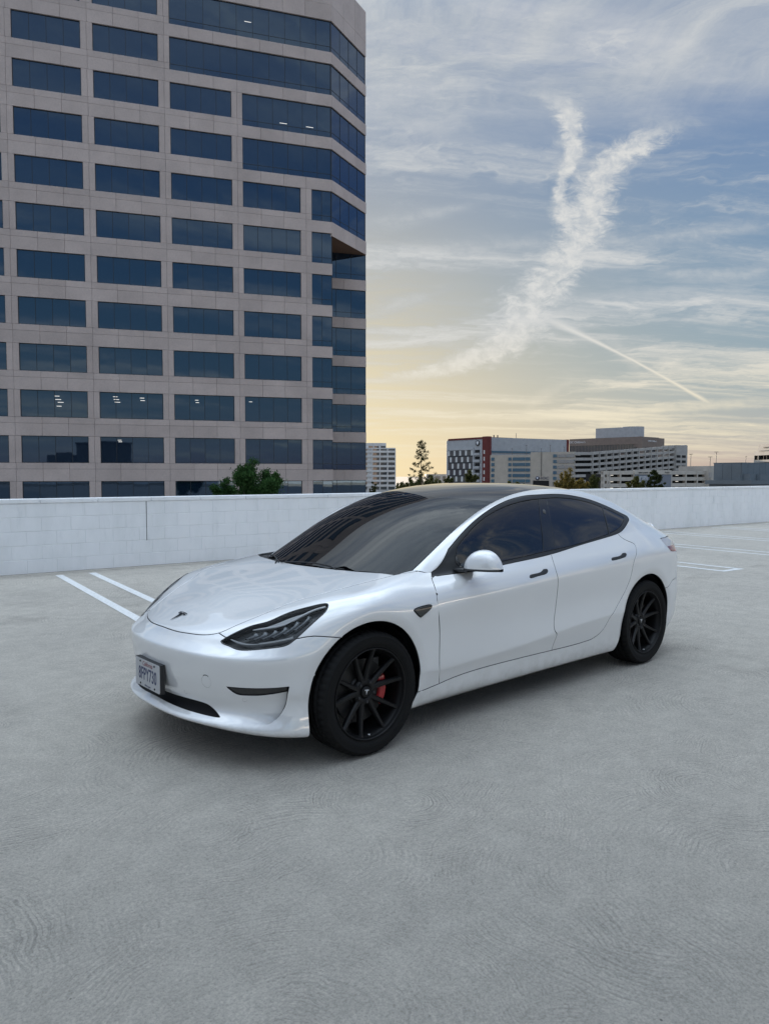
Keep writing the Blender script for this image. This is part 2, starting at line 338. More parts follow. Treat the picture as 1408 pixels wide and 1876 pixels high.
# upper lines of cabin and tail, stations 7..20: waist, glass bottom, glass middle, window top, rail (three)
MUP = [
 [(1.15,.85,.87),(.90,.80,.903),(.60,.815,.918),(.25,.83,.936),(-.2,.838,.957),(-.6,.833,.988),(-1.0,.822,1.022),(-1.4375,.835,1.03),(-1.78,.83,.99),(-2.0,.815,.945),(-2.15,.715,.93),(-2.27,.545,.935),(-2.34,.30,.945),(-2.375,0,.95)],
 [(1.15,.84,.877),(.90,.788,.915),(.60,.803,.943),(.25,.818,.962),(-.2,.826,.985),(-.6,.82,1.014),(-1.0,.808,1.047),(-1.4375,.815,1.055),(-1.78,.81,1.01),(-2.0,.795,.965),(-2.14,.70,.95),(-2.262,.54,.955),(-2.33,.295,.97),(-2.365,0,.98)],
 [(1.15,.81,.88),(.90,.78,.92),(.60,.783,1.038),(.25,.772,1.132),(-.2,.755,1.19),(-.6,.75,1.20),(-1.0,.755,1.182),(-1.4375,.775,1.115),(-1.78,.775,1.045),(-2.0,.76,.99),(-2.13,.675,.97),(-2.25,.53,.98),(-2.32,.29,1.0),(-2.35,0,1.01)],
 [(1.15,.79,.88),(.90,.778,.925),(.60,.753,1.12),(.25,.708,1.281),(-.2,.675,1.358),(-.6,.664,1.362),(-1.0,.68,1.305),(-1.4375,.735,1.168),(-1.78,.735,1.078),(-2.0,.71,1.015),(-2.12,.65,.992),(-2.24,.52,1.0),(-2.305,.285,1.022),(-2.335,0,1.035)],
 [(1.15,.775,.875),(.90,.762,.948),(.60,.735,1.136),(.25,.690,1.291),(-.2,.651,1.370),(-.6,.637,1.386),(-1.0,.648,1.342),(-1.4375,.69,1.217),(-1.78,.70,1.10),(-2.0,.68,1.03),(-2.11,.625,1.008),(-2.23,.51,1.012),(-2.295,.28,1.036),(-2.325,0,1.048)],
 [(1.15,.755,.865),(.90,.742,.970),(.60,.714,1.145),(.25,.668,1.292),(-.2,.62,1.378),(-.6,.603,1.398),(-1.0,.61,1.366),(-1.4375,.645,1.25),(-1.78,.665,1.115),(-2.0,.655,1.04),(-2.105,.605,1.018),(-2.22,.50,1.022),(-2.285,.275,1.042),(-2.315,0,1.053)],
 [(1.15,.735,.85),(.90,.718,.985),(.60,.69,1.148),(.25,.645,1.288),(-.2,.587,1.381),(-.6,.57,1.402),(-1.0,.575,1.374),(-1.4375,.60,1.265),(-1.78,.632,1.122),(-2.0,.63,1.045),(-2.10,.59,1.022),(-2.21,.49,1.028),(-2.27,.27,1.045),(-2.30,0,1.055)],
]
TCEN = [(1.46,.862),(1.09,1.043),(.76,1.213),(.385,1.360),(-.14,1.437),(-.58,1.442),(-1.0,1.408),(-1.4375,1.31),(-1.78,1.18),(-2.0,1.095),(-2.10,1.07),(-2.19,1.062),(-2.25,1.058),(-2.30,1.055)]
ARCH = ((1.4395, .364, .3625), (-1.4375, .357, .3625))

def _low_lines():
    d = np.gradient(PLAN, UK, axis=0); d[0] = (0, 1); d[-1] = (0, -1); n = np.c_[d[:, 1], -d[:, 0]]
    n /= np.linalg.norm(n, axis=1)[:, None]
    out = []
    for z, ins in LOW:
        q = PLAN - n * np.array(ins)[:, None]
        out.append(np.c_[q, z])
    return np.array(out)                         # (11, 21, 3)

def _grid(lines, ku, uu, nv):
    """lines: (nl, ns, 3) on knots ku -> dense (len(uu), nv, 3); ends at y = 0 are mirrored so the centre stays smooth"""
    cur = np.array([nspl(ku, L, uu) for L in lines])          # nl, nu, 3
    kv = np.r_[0, np.cumsum(np.linalg.norm(np.diff(cur, axis=0), axis=2).mean(1) ** .8)]
    kv /= kv[-1]
    return cur, kv

def mirror_line(L, ku, front, rear):
    """extend a line across the centre plane so that the natural spline is symmetric there"""
    L = np.asarray(L, float); m = np.array([1, -1, 1.])
    if front:
        e = L[1:4][::-1] * m; L = np.vstack([e, L]); ku = np.r_[2*ku[0] - ku[1:4][::-1], ku]
    if rear:
        e = L[-4:-1][::-1] * m; L = np.vstack([L, e]); ku = np.r_[ku, 2*ku[-1] - ku[-4:-1][::-1]]
    return L, ku

def car_patches(nf=(230, 170), nm=(260, 170), nt=(220, 40)):
    low = _low_lines()
    def sample(lines_low, up, i0, i1, n, front, rear, centre):
        uu = np.linspace(UK[i0], UK[i1], n[0])
        cur = []
        for L in lines_low:
            LL, kk = mirror_line(L, UK, True, True); cur.append(nspl(kk, LL, uu))
        for L in up:
            LL, kk = mirror_line(np.array(L, float), UK[i0:i1+1], front, rear); cur.append(nspl(kk, LL, uu))
        cur = np.array(cur)
        kv = np.r_[0, np.cumsum((np.linalg.norm(np.diff(cur, axis=0), axis=2).mean(1)) ** .75)]; kv /= kv[-1]
        if centre:                                # last line lies on y = 0: mirror the lines for a smooth crown
            cur2 = np.concatenate([cur, cur[-3:-1][::-1] * np.array([1, -1, 1.])]); kv2 = np.r_[kv, 2 - kv[-3:-1][::-1]]
        else: cur2, kv2 = cur, kv
        vv = np.linspace(0, 1, n[1])
        G = nspl(kv2, cur2, vv)                   # nv, nu, 3
        if front: G[:, 0, 1] = 0
        if rear: G[:, -1, 1] = 0
        if centre: G[-1, :, 1] = 0
        return np.ascontiguousarray(G.transpose(1, 0, 2)), uu, vv
    F, fu, fv = sample(low, FUP, 0, 9, nf, True, False, True)
    M, mu, mv = sample(low, MUP, 7, 20, nm, False, True, False)
    # wheel arch lips turn in towards the opening
    for G in (F, M):
        for cx, cz, r in ARCH:
            d = np.hypot(G[..., 0] - cx, np.maximum(G[..., 2], .12) - cz) - r
            k = np.clip(1 - d / .062, 0, 1.6)
            side = (G[..., 1] > .70)
            G[..., 1] -= np.where(side, .013 * k ** 2, 0)
    # top glass / roof / deck between the rail edge and the centre line
    ku = UK[7:21]; uu = np.linspace(ku[0], ku[-1], nt[0])
    LL, kk = mirror_line(np.array(MUP[-1], float), ku, False, True); E = nspl(kk, LL, uu)
    Cn = np.array([(x, 0, z) for x, z in TCEN]); Cc = nspl(ku, Cn, uu)
    t = np.linspace(1, 0, nt[1])                  # 1 at the rail, 0 at the centre
    T = np.zeros((nt[0], nt[1], 3))
    for k, s in enumerate(t):
        xb = 1 - s ** 2.5; zb = 1 - s ** 2.9
        T[:, k, 0] = E[:, 0] + (Cc[:, 0] - E[:, 0]) * xb
        T[:, k, 1] = E[:, 1] * s
        T[:, k, 2] = E[:, 2] + (Cc[:, 2] - E[:, 2]) * zb
    T[-1, :, 1] = 0
    return dict(F=F, M=M, T=T)

UVC = {
 'hood': [(0.0088,0.5494),(0.049,0.546),(0.0836,0.5451),(0.1123,0.5486),(0.139,0.5527),(0.1624,0.5589),(0.1828,0.5686),(0.2024,0.582),(0.2295,0.6139),(0.245,0.63),(0.2824,0.6587),(0.3337,0.687),(0.3925,0.7039),(0.4573,0.6933),(0.5416,0.6764),(0.6481,0.6627),(0.7209,0.6494),(0.7644,0.6463)],
 'hoodback': [(0.7644,0.6463),(0.7487,0.6865),(0.704,0.7665),(0.6668,0.8607),(0.6441,0.9515),(0.6384,0.9891)],
 'headlight': [(0.228,0.537),(0.2377,0.5654),(0.2621,0.5953),(0.2897,0.6098),(0.3236,0.6125),(0.3546,0.623),(0.3942,0.6307),(0.4527,0.6221),(0.4826,0.6138),(0.5016,0.6021),(0.5048,0.5869),(0.4967,0.5649),(0.4716,0.5484),(0.4494,0.5349),(0.425,0.5173),(0.4065,0.506),(0.3757,0.5067),(0.3315,0.504),(0.2994,0.4999),(0.2821,0.5031),(0.2576,0.5159),(0.2384,0.5248)],
 'hl_upper': [(0.2908,0.5935),(0.3171,0.5915),(0.3548,0.5866),(0.384,0.5877),(0.4205,0.5979),(0.461,0.6035),(0.4968,0.5957)],
 'hl_lower': [(0.2442,0.5582),(0.2671,0.5425),(0.2903,0.5322),(0.3157,0.5292),(0.3533,0.5314),(0.3871,0.5306),(0.417,0.528)],
 'fendergap': [(0.425,0.5173),(0.45,0.5071),(0.4696,0.4946),(0.4883,0.477),(0.514,0.4493),(0.5407,0.4209)],
 'noseg': [(0.2024,0.582),(0.233,0.5592)],
 'grille': [(0.0469,0.1287),(0.1124,0.1299),(0.1676,0.1297),(0.2159,0.128),(0.2373,0.1284),(0.2416,0.129),(0.2288,0.1433),(0.2069,0.1668),(0.1933,0.1766),(0.1581,0.1826),(0.099,0.1799),(0.0249,0.1666)],
 'fog': [(0.262,0.2909),(0.4099,0.3029),(0.4055,0.2492),(0.3031,0.2433),(0.287,0.2472),(0.274,0.2645)],
 'duct': [(0.262,0.2909),(0.4099,0.3029),(0.4055,0.2492),(0.4013,0.1966),(0.3947,0.1757),(0.3836,0.1526),(0.3711,0.1351),(0.3584,0.124),(0.3092,0.1205),(0.2577,0.1196),(0.2426,0.1626),(0.2443,0.2285)],
 'doorfrontF': [(0.8646,0.5732),(0.8507,0.5234),(0.842,0.4711),(0.8464,0.3963),(0.8543,0.3261),(0.8545,0.2604),(0.8636,0.1464)],
 'abaseF': [(0.8366,0.6536),(0.8367,0.6448),(0.8542,0.6202),(0.8797,0.6148)],
 'sillF': [(0.8008,0.1448),(0.8636,0.1464)],
 'camera': [(0.754,0.4505),(0.7604,0.4569),(0.8143,0.4609),(0.8193,0.4569),(0.8171,0.4482),(0.7788,0.4143),(0.7744,0.4179)],
 'dots': [(0.2084,0.3062),(0.1321,0.2144),(0.3042,0.2172),(0.478,0.3306)],
 'doorfrontM': [(0.061,0.7046),(0.0523,0.66),(0.0467,0.603),(0.0493,0.4957),(0.0537,0.3916),(0.0536,0.2983),(0.0587,0.1581)],
 'abaseM': [(0.0436,0.9786),(0.0541,0.9269),(0.0666,0.8821)],
 'doormid': [(0.3358,0.739),(0.3316,0.6899),(0.3256,0.6218),(0.3262,0.5586),(0.3278,0.4774),(0.326,0.3843),(0.3212,0.3232),(0.3237,0.2712),(0.3287,0.2303),(0.3256,0.1938),(0.3225,0.1562)],
 'doorbot': [(0.0587,0.1581),(0.0947,0.1647),(0.1578,0.1646),(0.2264,0.1618),(0.3225,0.1562),(0.3872,0.1532),(0.4359,0.1559)],
 'doorrear': [(0.4359,0.1559),(0.4597,0.1702),(0.4773,0.1982),(0.502,0.2977),(0.533,0.3848),(0.5534,0.4773),(0.5621,0.5599),(0.581,0.6611),(0.5773,0.6727),(0.5592,0.6927),(0.5494,0.7451)],
 'trim': [(0.0629,0.7113),(0.0726,0.8245),(0.1069,0.9122),(0.1705,0.9028),(0.2353,0.9056),(0.3028,0.9152),(0.3353,0.9052),(0.3679,0.9004),(0.4075,0.9009),(0.4405,0.9002),(0.4726,0.8991),(0.5357,0.9006),(0.5817,0.8996),(0.6121,0.8964),(0.6127,0.8801),(0.6012,0.8242),(0.583,0.7802),(0.5493,0.7405),(0.4814,0.7265),(0.4168,0.7264),(0.3333,0.7135),(0.2102,0.7039),(0.1145,0.7023)],
 'glassf': [(0.1181,0.7618),(0.1236,0.8644),(0.1658,0.8777),(0.2319,0.881),(0.2944,0.8814),(0.347,0.8806),(0.3324,0.8273),(0.3153,0.7404),(0.2137,0.7306),(0.1396,0.7246)],
 'glassr': [(0.369,0.8809),(0.4049,0.8827),(0.4659,0.8815),(0.5337,0.8781),(0.5252,0.8122),(0.521,0.7476),(0.4372,0.7382),(0.3494,0.7399),(0.357,0.8051)],
 'glassq': [(0.5366,0.8776),(0.5614,0.8778),(0.5929,0.8688),(0.5928,0.8504),(0.5818,0.8103),(0.5588,0.7717),(0.5256,0.7509),(0.5288,0.8125)],
 'handlef': [(0.2566,0.6147),(0.264,0.617),(0.278,0.6167),(0.2872,0.6199),(0.2949,0.6294),(0.3036,0.6293),(0.3051,0.6224),(0.3015,0.611),(0.295,0.6066),(0.2833,0.6059),(0.2688,0.6037),(0.2588,0.6019),(0.2551,0.6055)],
 'handler': [(0.4899,0.6155),(0.4964,0.618),(0.5179,0.6192),(0.5277,0.6312),(0.5386,0.6317),(0.5404,0.6233),(0.535,0.6088),(0.5229,0.6049),(0.494,0.6031),(0.4891,0.6053)],
 'tail': [(0.6929,0.6909),(0.7221,0.7208),(0.7371,0.7053),(0.7139,0.5765),(0.6997,0.6435)],
 'rbump': [(0.7007,0.3589),(0.7129,0.3798),(0.7252,0.3985)],
 'seam': [(0.2454,0.0068),(0.2277,0.235),(0.2173,0.5029),(0.2175,0.7395)],
 'wbase': [(0.0321,0.4824),(0.027,0.7645),(0.0258,0.8749),(0.0254,0.6038),(0.0265,0.354),(0.029,0.1576),(0.0322,0.0404),(0.0373,0.0108)],
 'bpcam': [(0.3491,0.8423)],
 'sillM': [(0.0248,0.1562),(0.0587,0.1581)],
 'logo': [(0.0073,0.6861),(0.0071,0.5987)],
}
# ---------------------------------------------------------------- panel cutting on the car surface
class Patch:
    def __init__(self, G):
        self.G = G; self.nu, self.nv = G.shape[:2]
        du = np.gradient(G, axis=0); dv = np.gradient(G, axis=1)
        n = np.cross(du, dv); l = np.linalg.norm(n, axis=2, keepdims=True); n /= np.maximum(l, 1e-12)
        bad = l[..., 0] < 1e-10
        if bad.any(): n[bad] = (0, 0, 1)
        n[np.abs(G[..., 1]) < 1e-7, 1] = 0
        n /= np.maximum(np.linalg.norm(n, axis=2, keepdims=True), 1e-12)
        self.N = n if n[self.nu//2, self.nv//3, 1] > 0 else -n
    def ev(self, A, uv):
        u = np.clip(uv[:, 0], 0, 1) * (self.nu-1); v = np.clip(uv[:, 1], 0, 1) * (self.nv-1)
        i = np.minimum(u.astype(int), self.nu-2); j = np.minimum(v.astype(int), self.nv-2)
        a = (u-i)[:, None]; b = (v-j)[:, None]
        return A[i, j]*(1-a)*(1-b) + A[i+1, j]*a*(1-b) + A[i+1, j+1]*a*b + A[i, j+1]*(1-a)*b
    def pos(self, uv): return self.ev(self.G, uv)
    def nor(self, uv):
        n = self.ev(self.N, uv); return n / np.linalg.norm(n, axis=1)[:, None]
    def soup(self):
        U, V = np.meshgrid(np.linspace(0, 1, self.nu), np.linspace(0, 1, self.nv), indexing='ij')
        idx = np.arange(self.nu*self.nv).reshape(self.nu, self.nv)
        a, b, c, d = [x.ravel() for x in (idx[:-1, :-1], idx[1:, :-1], idx[1:, 1:], idx[:-1, 1:])]
        T = np.r_[np.c_[a, b, c], np.c_[a, c, d]]
        P = self.G.reshape(-1, 3)
        fn = np.cross(P[T[:, 1]]-P[T[:, 0]], P[T[:, 2]]-P[T[:, 0]])
        flip = (fn * self.N.reshape(-1, 3)[T[:, 0]]).sum(1) < 0
        T[flip] = T[flip][:, ::-1]
        return Soup(self, P.copy(), self.N.reshape(-1, 3).copy(), np.c_[U.ravel(), V.ravel()], T)

class Soup:
    def __init__(self, patch, P, N, UV, T): self.patch, self.P, self.N, self.UV, self.T = patch, P, N, UV, T
    def sub(self, mask):
        T = self.T[mask]; used = np.unique(T); m = np.zeros(len(self.P), int); m[used] = np.arange(len(used))
        return Soup(self.patch, self.P[used], self.N[used], self.UV[used], m[T])

def smooth_curve(pts, closed=True, corner=48., step=.012):
    """spline through 2-D points, keeping sharp corners sharp"""
    pts = np.asarray(pts, float); n = len(pts)
    if closed:
        a = pts - np.roll(pts, 1, 0); b = np.roll(pts, -1, 0) - pts
    else:
        a = np.vstack([pts[:1]*0, np.diff(pts, axis=0)]); b = np.vstack([np.diff(pts, axis=0), pts[:1]*0])
    ang = np.degrees(np.abs(np.arctan2(a[:, 0]*b[:, 1]-a[:, 1]*b[:, 0], (a*b).sum(1))))
    if closed:
        cs = np.where(ang > corner)[0]
        if len(cs) == 0: 
            pp = np.vstack([pts[-4:], pts, pts[:5]]); segs = [(pp, 4, 4+n)]
        else:
            segs = []
            for k in range(len(cs)):
                i, j = cs[k], cs[(k+1) % len(cs)]; j = j + n if j <= i else j
                segs.append((pts[np.arange(i, j+1) % n], 0, j-i))
    else: 
        cs = [0] + [i for i in range(1, n-1) if ang[i] > corner] + [n-1]
        segs = [(pts[cs[k]:cs[k+1]+1], 0, cs[k+1]-cs[k]) for k in range(len(cs)-1)]
    out = []
    for pp, i, j in segs:
        t = np.r_[0, np.cumsum(np.maximum(np.linalg.norm(np.diff(pp, axis=0), axis=1), 1e-9)**.6)]
        m = max(6*(j-i), 2)
        tt = np.interp(np.linspace(i, j, m, endpoint=False), np.arange(len(pp)), t)
        out.append(nspl(t, pp, tt) if len(pp) > 2 else pp[0] + (pp[1]-pp[0])*np.linspace(0, 1, m, endpoint=False)[:, None])
    out = np.vstack(out)
    if not closed: out = np.vstack([out, pts[-1:]])
    return out

def in_poly(q, poly):
    lo, hi = poly.min(0), poly.max(0)
    res = np.zeros(len(q), bool)
    k = np.where(((q >= lo) & (q <= hi)).all(1))[0]
    if len(k) == 0: return res
    x, y = q[k, 0], q[k, 1]; ins = np.zeros(len(k), bool)
    a = poly; b = np.roll(poly, -1, 0)
    for (x1, y1), (x2, y2) in zip(a, b):
        if y1 == y2: continue
        c = ((y1 > y) != (y2 > y)) & (x < (x2-x1)*(y-y1)/(y2-y1)+x1)
        ins ^= c
    res[k] = ins
    return res

def near_seg(P, A, B):
    """nearest point of a set of segments: distance, segment index, parameter"""
    best = np.full(len(P), 1e9); bi = np.zeros(len(P), int); bt = np.zeros(len(P))
    for i, (a, b) in enumerate(zip(A, B)):
        d = b-a; L = (d*d).sum()
        t = np.clip(((P-a)@d)/max(L, 1e-14), 0, 1)
        dd = np.linalg.norm(P-(a+t[:, None]*d), axis=1)
        m = dd < best; best[m] = dd[m]; bi[m] = i; bt[m] = t[m]
    return best, bi, bt

def split(s, poly, mode='uv', snap=.0056, smooth=True, mask=None):
    """cut a soup along a closed polygon; returns (inside, outside)"""
    poly = np.asarray(poly, float)
    if smooth: poly = smooth_curve(poly)
    coord = s.UV if mode == 'uv' else s.P[:, [0, 2]]
    ins = in_poly(coord, poly)
    if mask is not None: ins &= mask(s.P)
    A, B = poly, np.roll(poly, -1, 0)
    if mode == 'uv':
        ok = ((A > -1e-6) & (A < 1+1e-6)).all(1) & ((B > -1e-6) & (B < 1+1e-6)).all(1)
        A, B = A[ok], B[ok]; A3, B3 = s.patch.pos(A), s.patch.pos(B); X = s.P
    else: A3, B3, X = A, B, s.P[:, [0, 2]]
    if len(A3):
        lo = np.minimum(A3.min(0), B3.min(0))-.06; hi = np.maximum(A3.max(0), B3.max(0))+.06
        k = ((X >= lo) & (X <= hi)).all(1)
        if mask is not None: k &= mask(s.P)
        k = np.where(k)[0]
    else: k = np.zeros(0, int)
    d = np.where(ins, 1., -1.)
    if len(k):
        dist, bi, bt = near_seg(X[k], A3, B3)
        d[k] *= dist
        sn = dist < snap; ks = k[sn]
        t = bt[sn][:, None]
        if mode == 'uv':
            nuv = A[bi[sn]]*(1-t)+B[bi[sn]]*t
            # keep the centre plane where it is
            cen = np.abs(s.P[ks, 1]) < 1e-6
            s.UV[ks] = nuv; s.P[ks] = s.patch.pos(nuv); s.N[ks] = s.patch.nor(nuv); s.P[ks[cen], 1] = 0
        else:
            tgt = A[bi[sn]]*(1-t)+B[bi[sn]]*t; dx, dz = tgt[:, 0]-s.P[ks, 0], tgt[:, 1]-s.P[ks, 2]; ny = np.maximum(s.N[ks, 1], .3)
            s.P[ks, 1] -= (s.N[ks, 0]*dx+s.N[ks, 2]*dz)/ny; s.P[ks, 0] = tgt[:, 0]; s.P[ks, 2] = tgt[:, 1]
        d[ks] = 0
    cc = s.UV if mode == 'uv' else s.P[:, [0, 2]]
    return clip(s, d, lambda tri: in_poly(cc[tri].mean(1), poly))

def clip(s, d, inside=None):
    T = s.T; sg = np.sign(d)[T]
    allin = (sg >= 0).all(1) & (sg > 0).any(1); allout = (sg <= 0).all(1)
    mix = ~(allin | allout)
    P, N, UV = [s.P], [s.N], [s.UV]; base = len(s.P); edge = {}; newA, newB, newW = [], [], []
    tin, tout = [], []
    for tri in T[mix]:
        pin, pout = [], []
        for i in range(3):
            a, b = tri[i], tri[(i+1) % 3]; da, db = d[a], d[b]
            if da >= 0: pin.append(a)
            if da <= 0: pout.append(a)
            if da*db < 0:
                key = (a, b) if a < b else (b, a)
                if key not in edge:
                    edge[key] = base+len(newA); w = d[key[0]]/(d[key[0]]-d[key[1]])
                    newA.append(key[0]); newB.append(key[1]); newW.append(w)
                e = edge[key]; pin.append(e); pout.append(e)
        for lst, out in ((pin, tin), (pout, tout)):
            for i in range(1, len(lst)-1): out.append((lst[0], lst[i], lst[i+1]))
    if newA:
        w = np.array(newW)[:, None]; a, b = np.array(newA), np.array(newB)
        uv = s.UV[a]*(1-w)+s.UV[b]*w
        p = s.P[a]*(1-w)+s.P[b]*w; n = s.N[a]*(1-w)+s.N[b]*w; n /= np.maximum(np.linalg.norm(n, axis=1), 1e-9)[:, None]
        P.append(p); N.append(n); UV.append(uv)
    P, N, UV = np.vstack(P), np.vstack(N), np.vstack(UV)
    # slivers lying along the cut belong to neither side
    flat = (sg == 0).all(1)
    if flat.any():
        q = s.P[T[flat]]; ar = np.linalg.norm(np.cross(q[:, 1]-q[:, 0], q[:, 2]-q[:, 0]), axis=1)
        fi = np.where(flat)[0]; drop = np.zeros(len(T), bool); drop[fi[ar < 6e-6]] = True; allout = allout & ~drop
        if inside is not None:
            big = fi[ar >= 6e-6]
            if len(big):
                im_ = inside(T[big]); allin[big[im_]] = True; allout[big[im_]] = False
    mk = lambda t, m: np.vstack([T[m], np.array(t, int).reshape(-1, 3)])
    I = Soup(s.patch, P, N, UV, mk(tin, allin)); O = Soup(s.patch, P.copy(), N.copy(), UV.copy(), mk(tout, allout))
    full = lambda q: q.sub(np.ones(len(q.T), bool))
    return full(I), full(O)

def finish(s, gap=.0023, bev=.0016, depth=.016, lift=0., skip=None, flange=True):
    """offset, open the shut lines and roll the panel edges inwards; returns (P, N, T)"""
    P, N, T = s.P + s.N*lift, s.N.copy(), s.T
    # drop slivers
    ar = np.linalg.norm(np.cross(P[T[:, 1]]-P[T[:, 0]], P[T[:, 2]]-P[T[:, 0]]), axis=1); T = T[ar > 1e-10]
    fn = np.cross(P[T[:, 1]]-P[T[:, 0]], P[T[:, 2]]-P[T[:, 0]]); back = (fn*N[T].sum(1)).sum(1) < 0; T = T.copy(); T[back] = T[back][:, ::-1]
    E = np.vstack([T[:, [0, 1]], T[:, [1, 2]], T[:, [2, 0]]])
    key = np.sort(E, 1); _, inv, cnt = np.unique(key, axis=0, return_inverse=True, return_counts=True)
    B = E[cnt[inv.ravel()] == 1]
    cen = (np.abs(P[B[:, 0], 1]) < 1e-5) & (np.abs(P[B[:, 1], 1]) < 1e-5)
    B = B[~cen]
    if skip is not None: B = B[~skip(.5*(P[B[:, 0]]+P[B[:, 1]]))]
    if len(B) == 0 or not flange: return P, N, T
    inw = np.zeros_like(P); t = P[B[:, 1]]-P[B[:, 0]]
    t /= np.maximum(np.linalg.norm(t, axis=1), 1e-9)[:, None]
    i0 = np.cross(N[B[:, 0]], t); i1 = np.cross(N[B[:, 1]], t)
    np.add.at(inw, B[:, 0], i0); np.add.at(inw, B[:, 1], i1)
    inw /= np.maximum(np.linalg.norm(inw, axis=1), 1e-9)[:, None]
    bv = np.unique(B); inw[np.abs(P[:, 1]) < 1e-5, 1] = 0
    P0 = P.copy(); P[bv] = P0[bv]+inw[bv]*(gap+bev)
    n = len(P); m = -np.ones(n, int); m[bv] = np.arange(len(bv)); k = len(bv)
    r1 = P0[bv]+inw[bv]*gap-N[bv]*bev; r2 = r1-N[bv]*depth
    n1 = -inw[bv]+.35*N[bv]; n1 /= np.maximum(np.linalg.norm(n1, axis=1), 1e-9)[:, None]; n2 = -inw[bv]
    a, b = B[:, 0], B[:, 1]; ra, rb = n+m[a], n+m[b]; sa, sb = ra+k, rb+k
    F = np.vstack([np.c_[b, a, ra], np.c_[b, ra, rb], np.c_[rb, ra, sa], np.c_[rb, sa, sb]])
    return np.vstack([P, r1, r2]), np.vstack([N, n1, n2]), np.vstack([T, F]), len(F)//2

def tri_mesh(name, P, N, T):
    me = bpy.data.meshes.new(name)
    me.vertices.add(len(P)); me.vertices.foreach_set('co', np.ascontiguousarray(P, np.float32).ravel())
    me.loops.add(len(T)*3); me.loops.foreach_set('vertex_index', np.ascontiguousarray(T, np.int32).ravel())
    me.polygons.add(len(T)); me.polygons.foreach_set('loop_start', np.arange(0, len(T)*3, 3, dtype=np.int32))
    me.polygons.foreach_set('use_smooth', np.ones(len(T), bool))
    me.update(calc_edges=True)
    if N is not None: me.normals_split_custom_set_from_vertices(np.ascontiguousarray(N, np.float32).tolist())
    return me

MIR = np.array([1, -1, 1.])
def panel(name, parts, m, parent, both=True, side=1, edge=None):
    """one object from finished soups; both = mirrored halves welded into one panel, else one side"""
    Ps, Ns, Ts, Mi, off = [], [], [], [], 0
    for P, N, T, *k in parts:
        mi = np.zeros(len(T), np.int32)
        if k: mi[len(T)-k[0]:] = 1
        for s in ((1, -1) if both else (side,)):
            Ps.append(P if s > 0 else P*MIR); Ns.append(N if s > 0 else N*MIR)
            Ts.append((T if s > 0 else T[:, ::-1])+off); off += len(P); Mi.append(mi)
    o = link(name, tri_mesh(name, np.vstack(Ps), np.vstack(Ns), np.vstack(Ts)), m, parent)
    if m is M_paint:                               # inner edge faces coloured dark, painted shade inside the shut lines
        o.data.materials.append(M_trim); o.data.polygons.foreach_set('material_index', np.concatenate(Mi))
    return o

# ---------------------------------------------------------------- car materials
M_paint = mat('white_paint', (.71, .71, .705), .42, 0, 1., .02); nodes(M_paint)[2].inputs['Coat IOR'].default_value = 2.45
def _paint():
    nd, lk, b = nodes(M_paint); nt = M_paint.node_tree
    # road dust low on the flanks and a hint of flake
    g = N(nt, 'ShaderNodeNewGeometry'); sx = N(nt, 'ShaderNodeSeparateXYZ'); lk.new(g.outputs['Position'], sx.inputs[0])
    lowz = N(nt, 'ShaderNodeMapRange', i_From_Min=.34, i_From_Max=.16, i_To_Min=0., i_To_Max=1.); lk.new(sx.outputs[2], lowz.inputs[0])
    n1 = N(nt, 'ShaderNodeTexNoise', i_Scale=9., i_Detail=8., i_Roughness=.7)
    tc = N(nt, 'ShaderNodeTexCoord'); lk.new(tc.outputs['Object'], n1.inputs['Vector'])
    r = ramp(nt, [(.42, 0), (.75, 1)]); lk.new(n1.outputs[0], r.inputs[0])
    f = math_(nt, 'MULTIPLY', lowz.outputs[0], r.outputs[0]); f = math_(nt, 'MULTIPLY', f, .7)
    c = mixc(nt, f, (.71, .71, .705), (.36, .34, .31)); lk.new(c, b.inputs['Base Color'])
    cr = math_(nt, 'MULTIPLY_ADD', f, .5, .02); lk.new(cr, b.inputs['Coat Roughness'])
    n2 = N(nt, 'ShaderNodeTexNoise', i_Scale=3.5, i_Detail=6., i_Roughness=.65); lk.new(tc.outputs['Object'], n2.inputs['Vector'])
    r2 = ramp(nt, [(.35, .36), (.7, .5)]); lk.new(n2.outputs[0], r2.inputs[0]); lk.new(r2.outputs[0], b.inputs['Roughness'])
_paint()
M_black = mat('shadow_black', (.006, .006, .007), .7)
M_trim = mat('satin_black_trim', (.020, .021, .022), .38)
M_gloss = mat('gloss_black', (.010, .011, .012), .08, 0, .5)
M_plastic = mat('black_plastic', (.018, .018, .019), .55)
def glass_mat(name, tint, clear, ior=1.52, tc_=(.82, .85, .86)):
    m = bpy.data.materials.new(name); m.use_nodes = True; nt = m.node_tree; nt.nodes.clear()
    out = N(nt, 'ShaderNodeOutputMaterial'); p = N(nt, 'ShaderNodeBsdfPrincipled')
    p.inputs['Base Color'].default_value = (*tint, 1); p.inputs['Roughness'].default_value = .012; p.inputs['IOR'].default_value = ior
    tr = N(nt, 'ShaderNodeBsdfTransparent'); tr.inputs[0].default_value = (*tc_, 1)
    lw = N(nt, 'ShaderNodeFresnel'); lw.inputs[0].default_value = ior
    f = math_(nt, 'MULTIPLY_ADD', lw.outputs[0], -1.0, 1.0, True); f = math_(nt, 'MULTIPLY', f, clear)
    mx = N(nt, 'ShaderNodeMixShader'); nt.links.new(f, mx.inputs[0]); nt.links.new(p.outputs[0], mx.inputs[1]); nt.links.new(tr.outputs[0], mx.inputs[2])
    nt.links.new(mx.outputs[0], out.inputs[0]); return m
M_wind = glass_mat('windshield_glass', (.003, .004, .005), .04, 1.40)
M_side = glass_mat('tinted_side_glass', (.004, .005, .007), .05, 1.8)
M_roofg = glass_mat('dark_roof_glass', (.006, .006, .007), .02, 1.55)
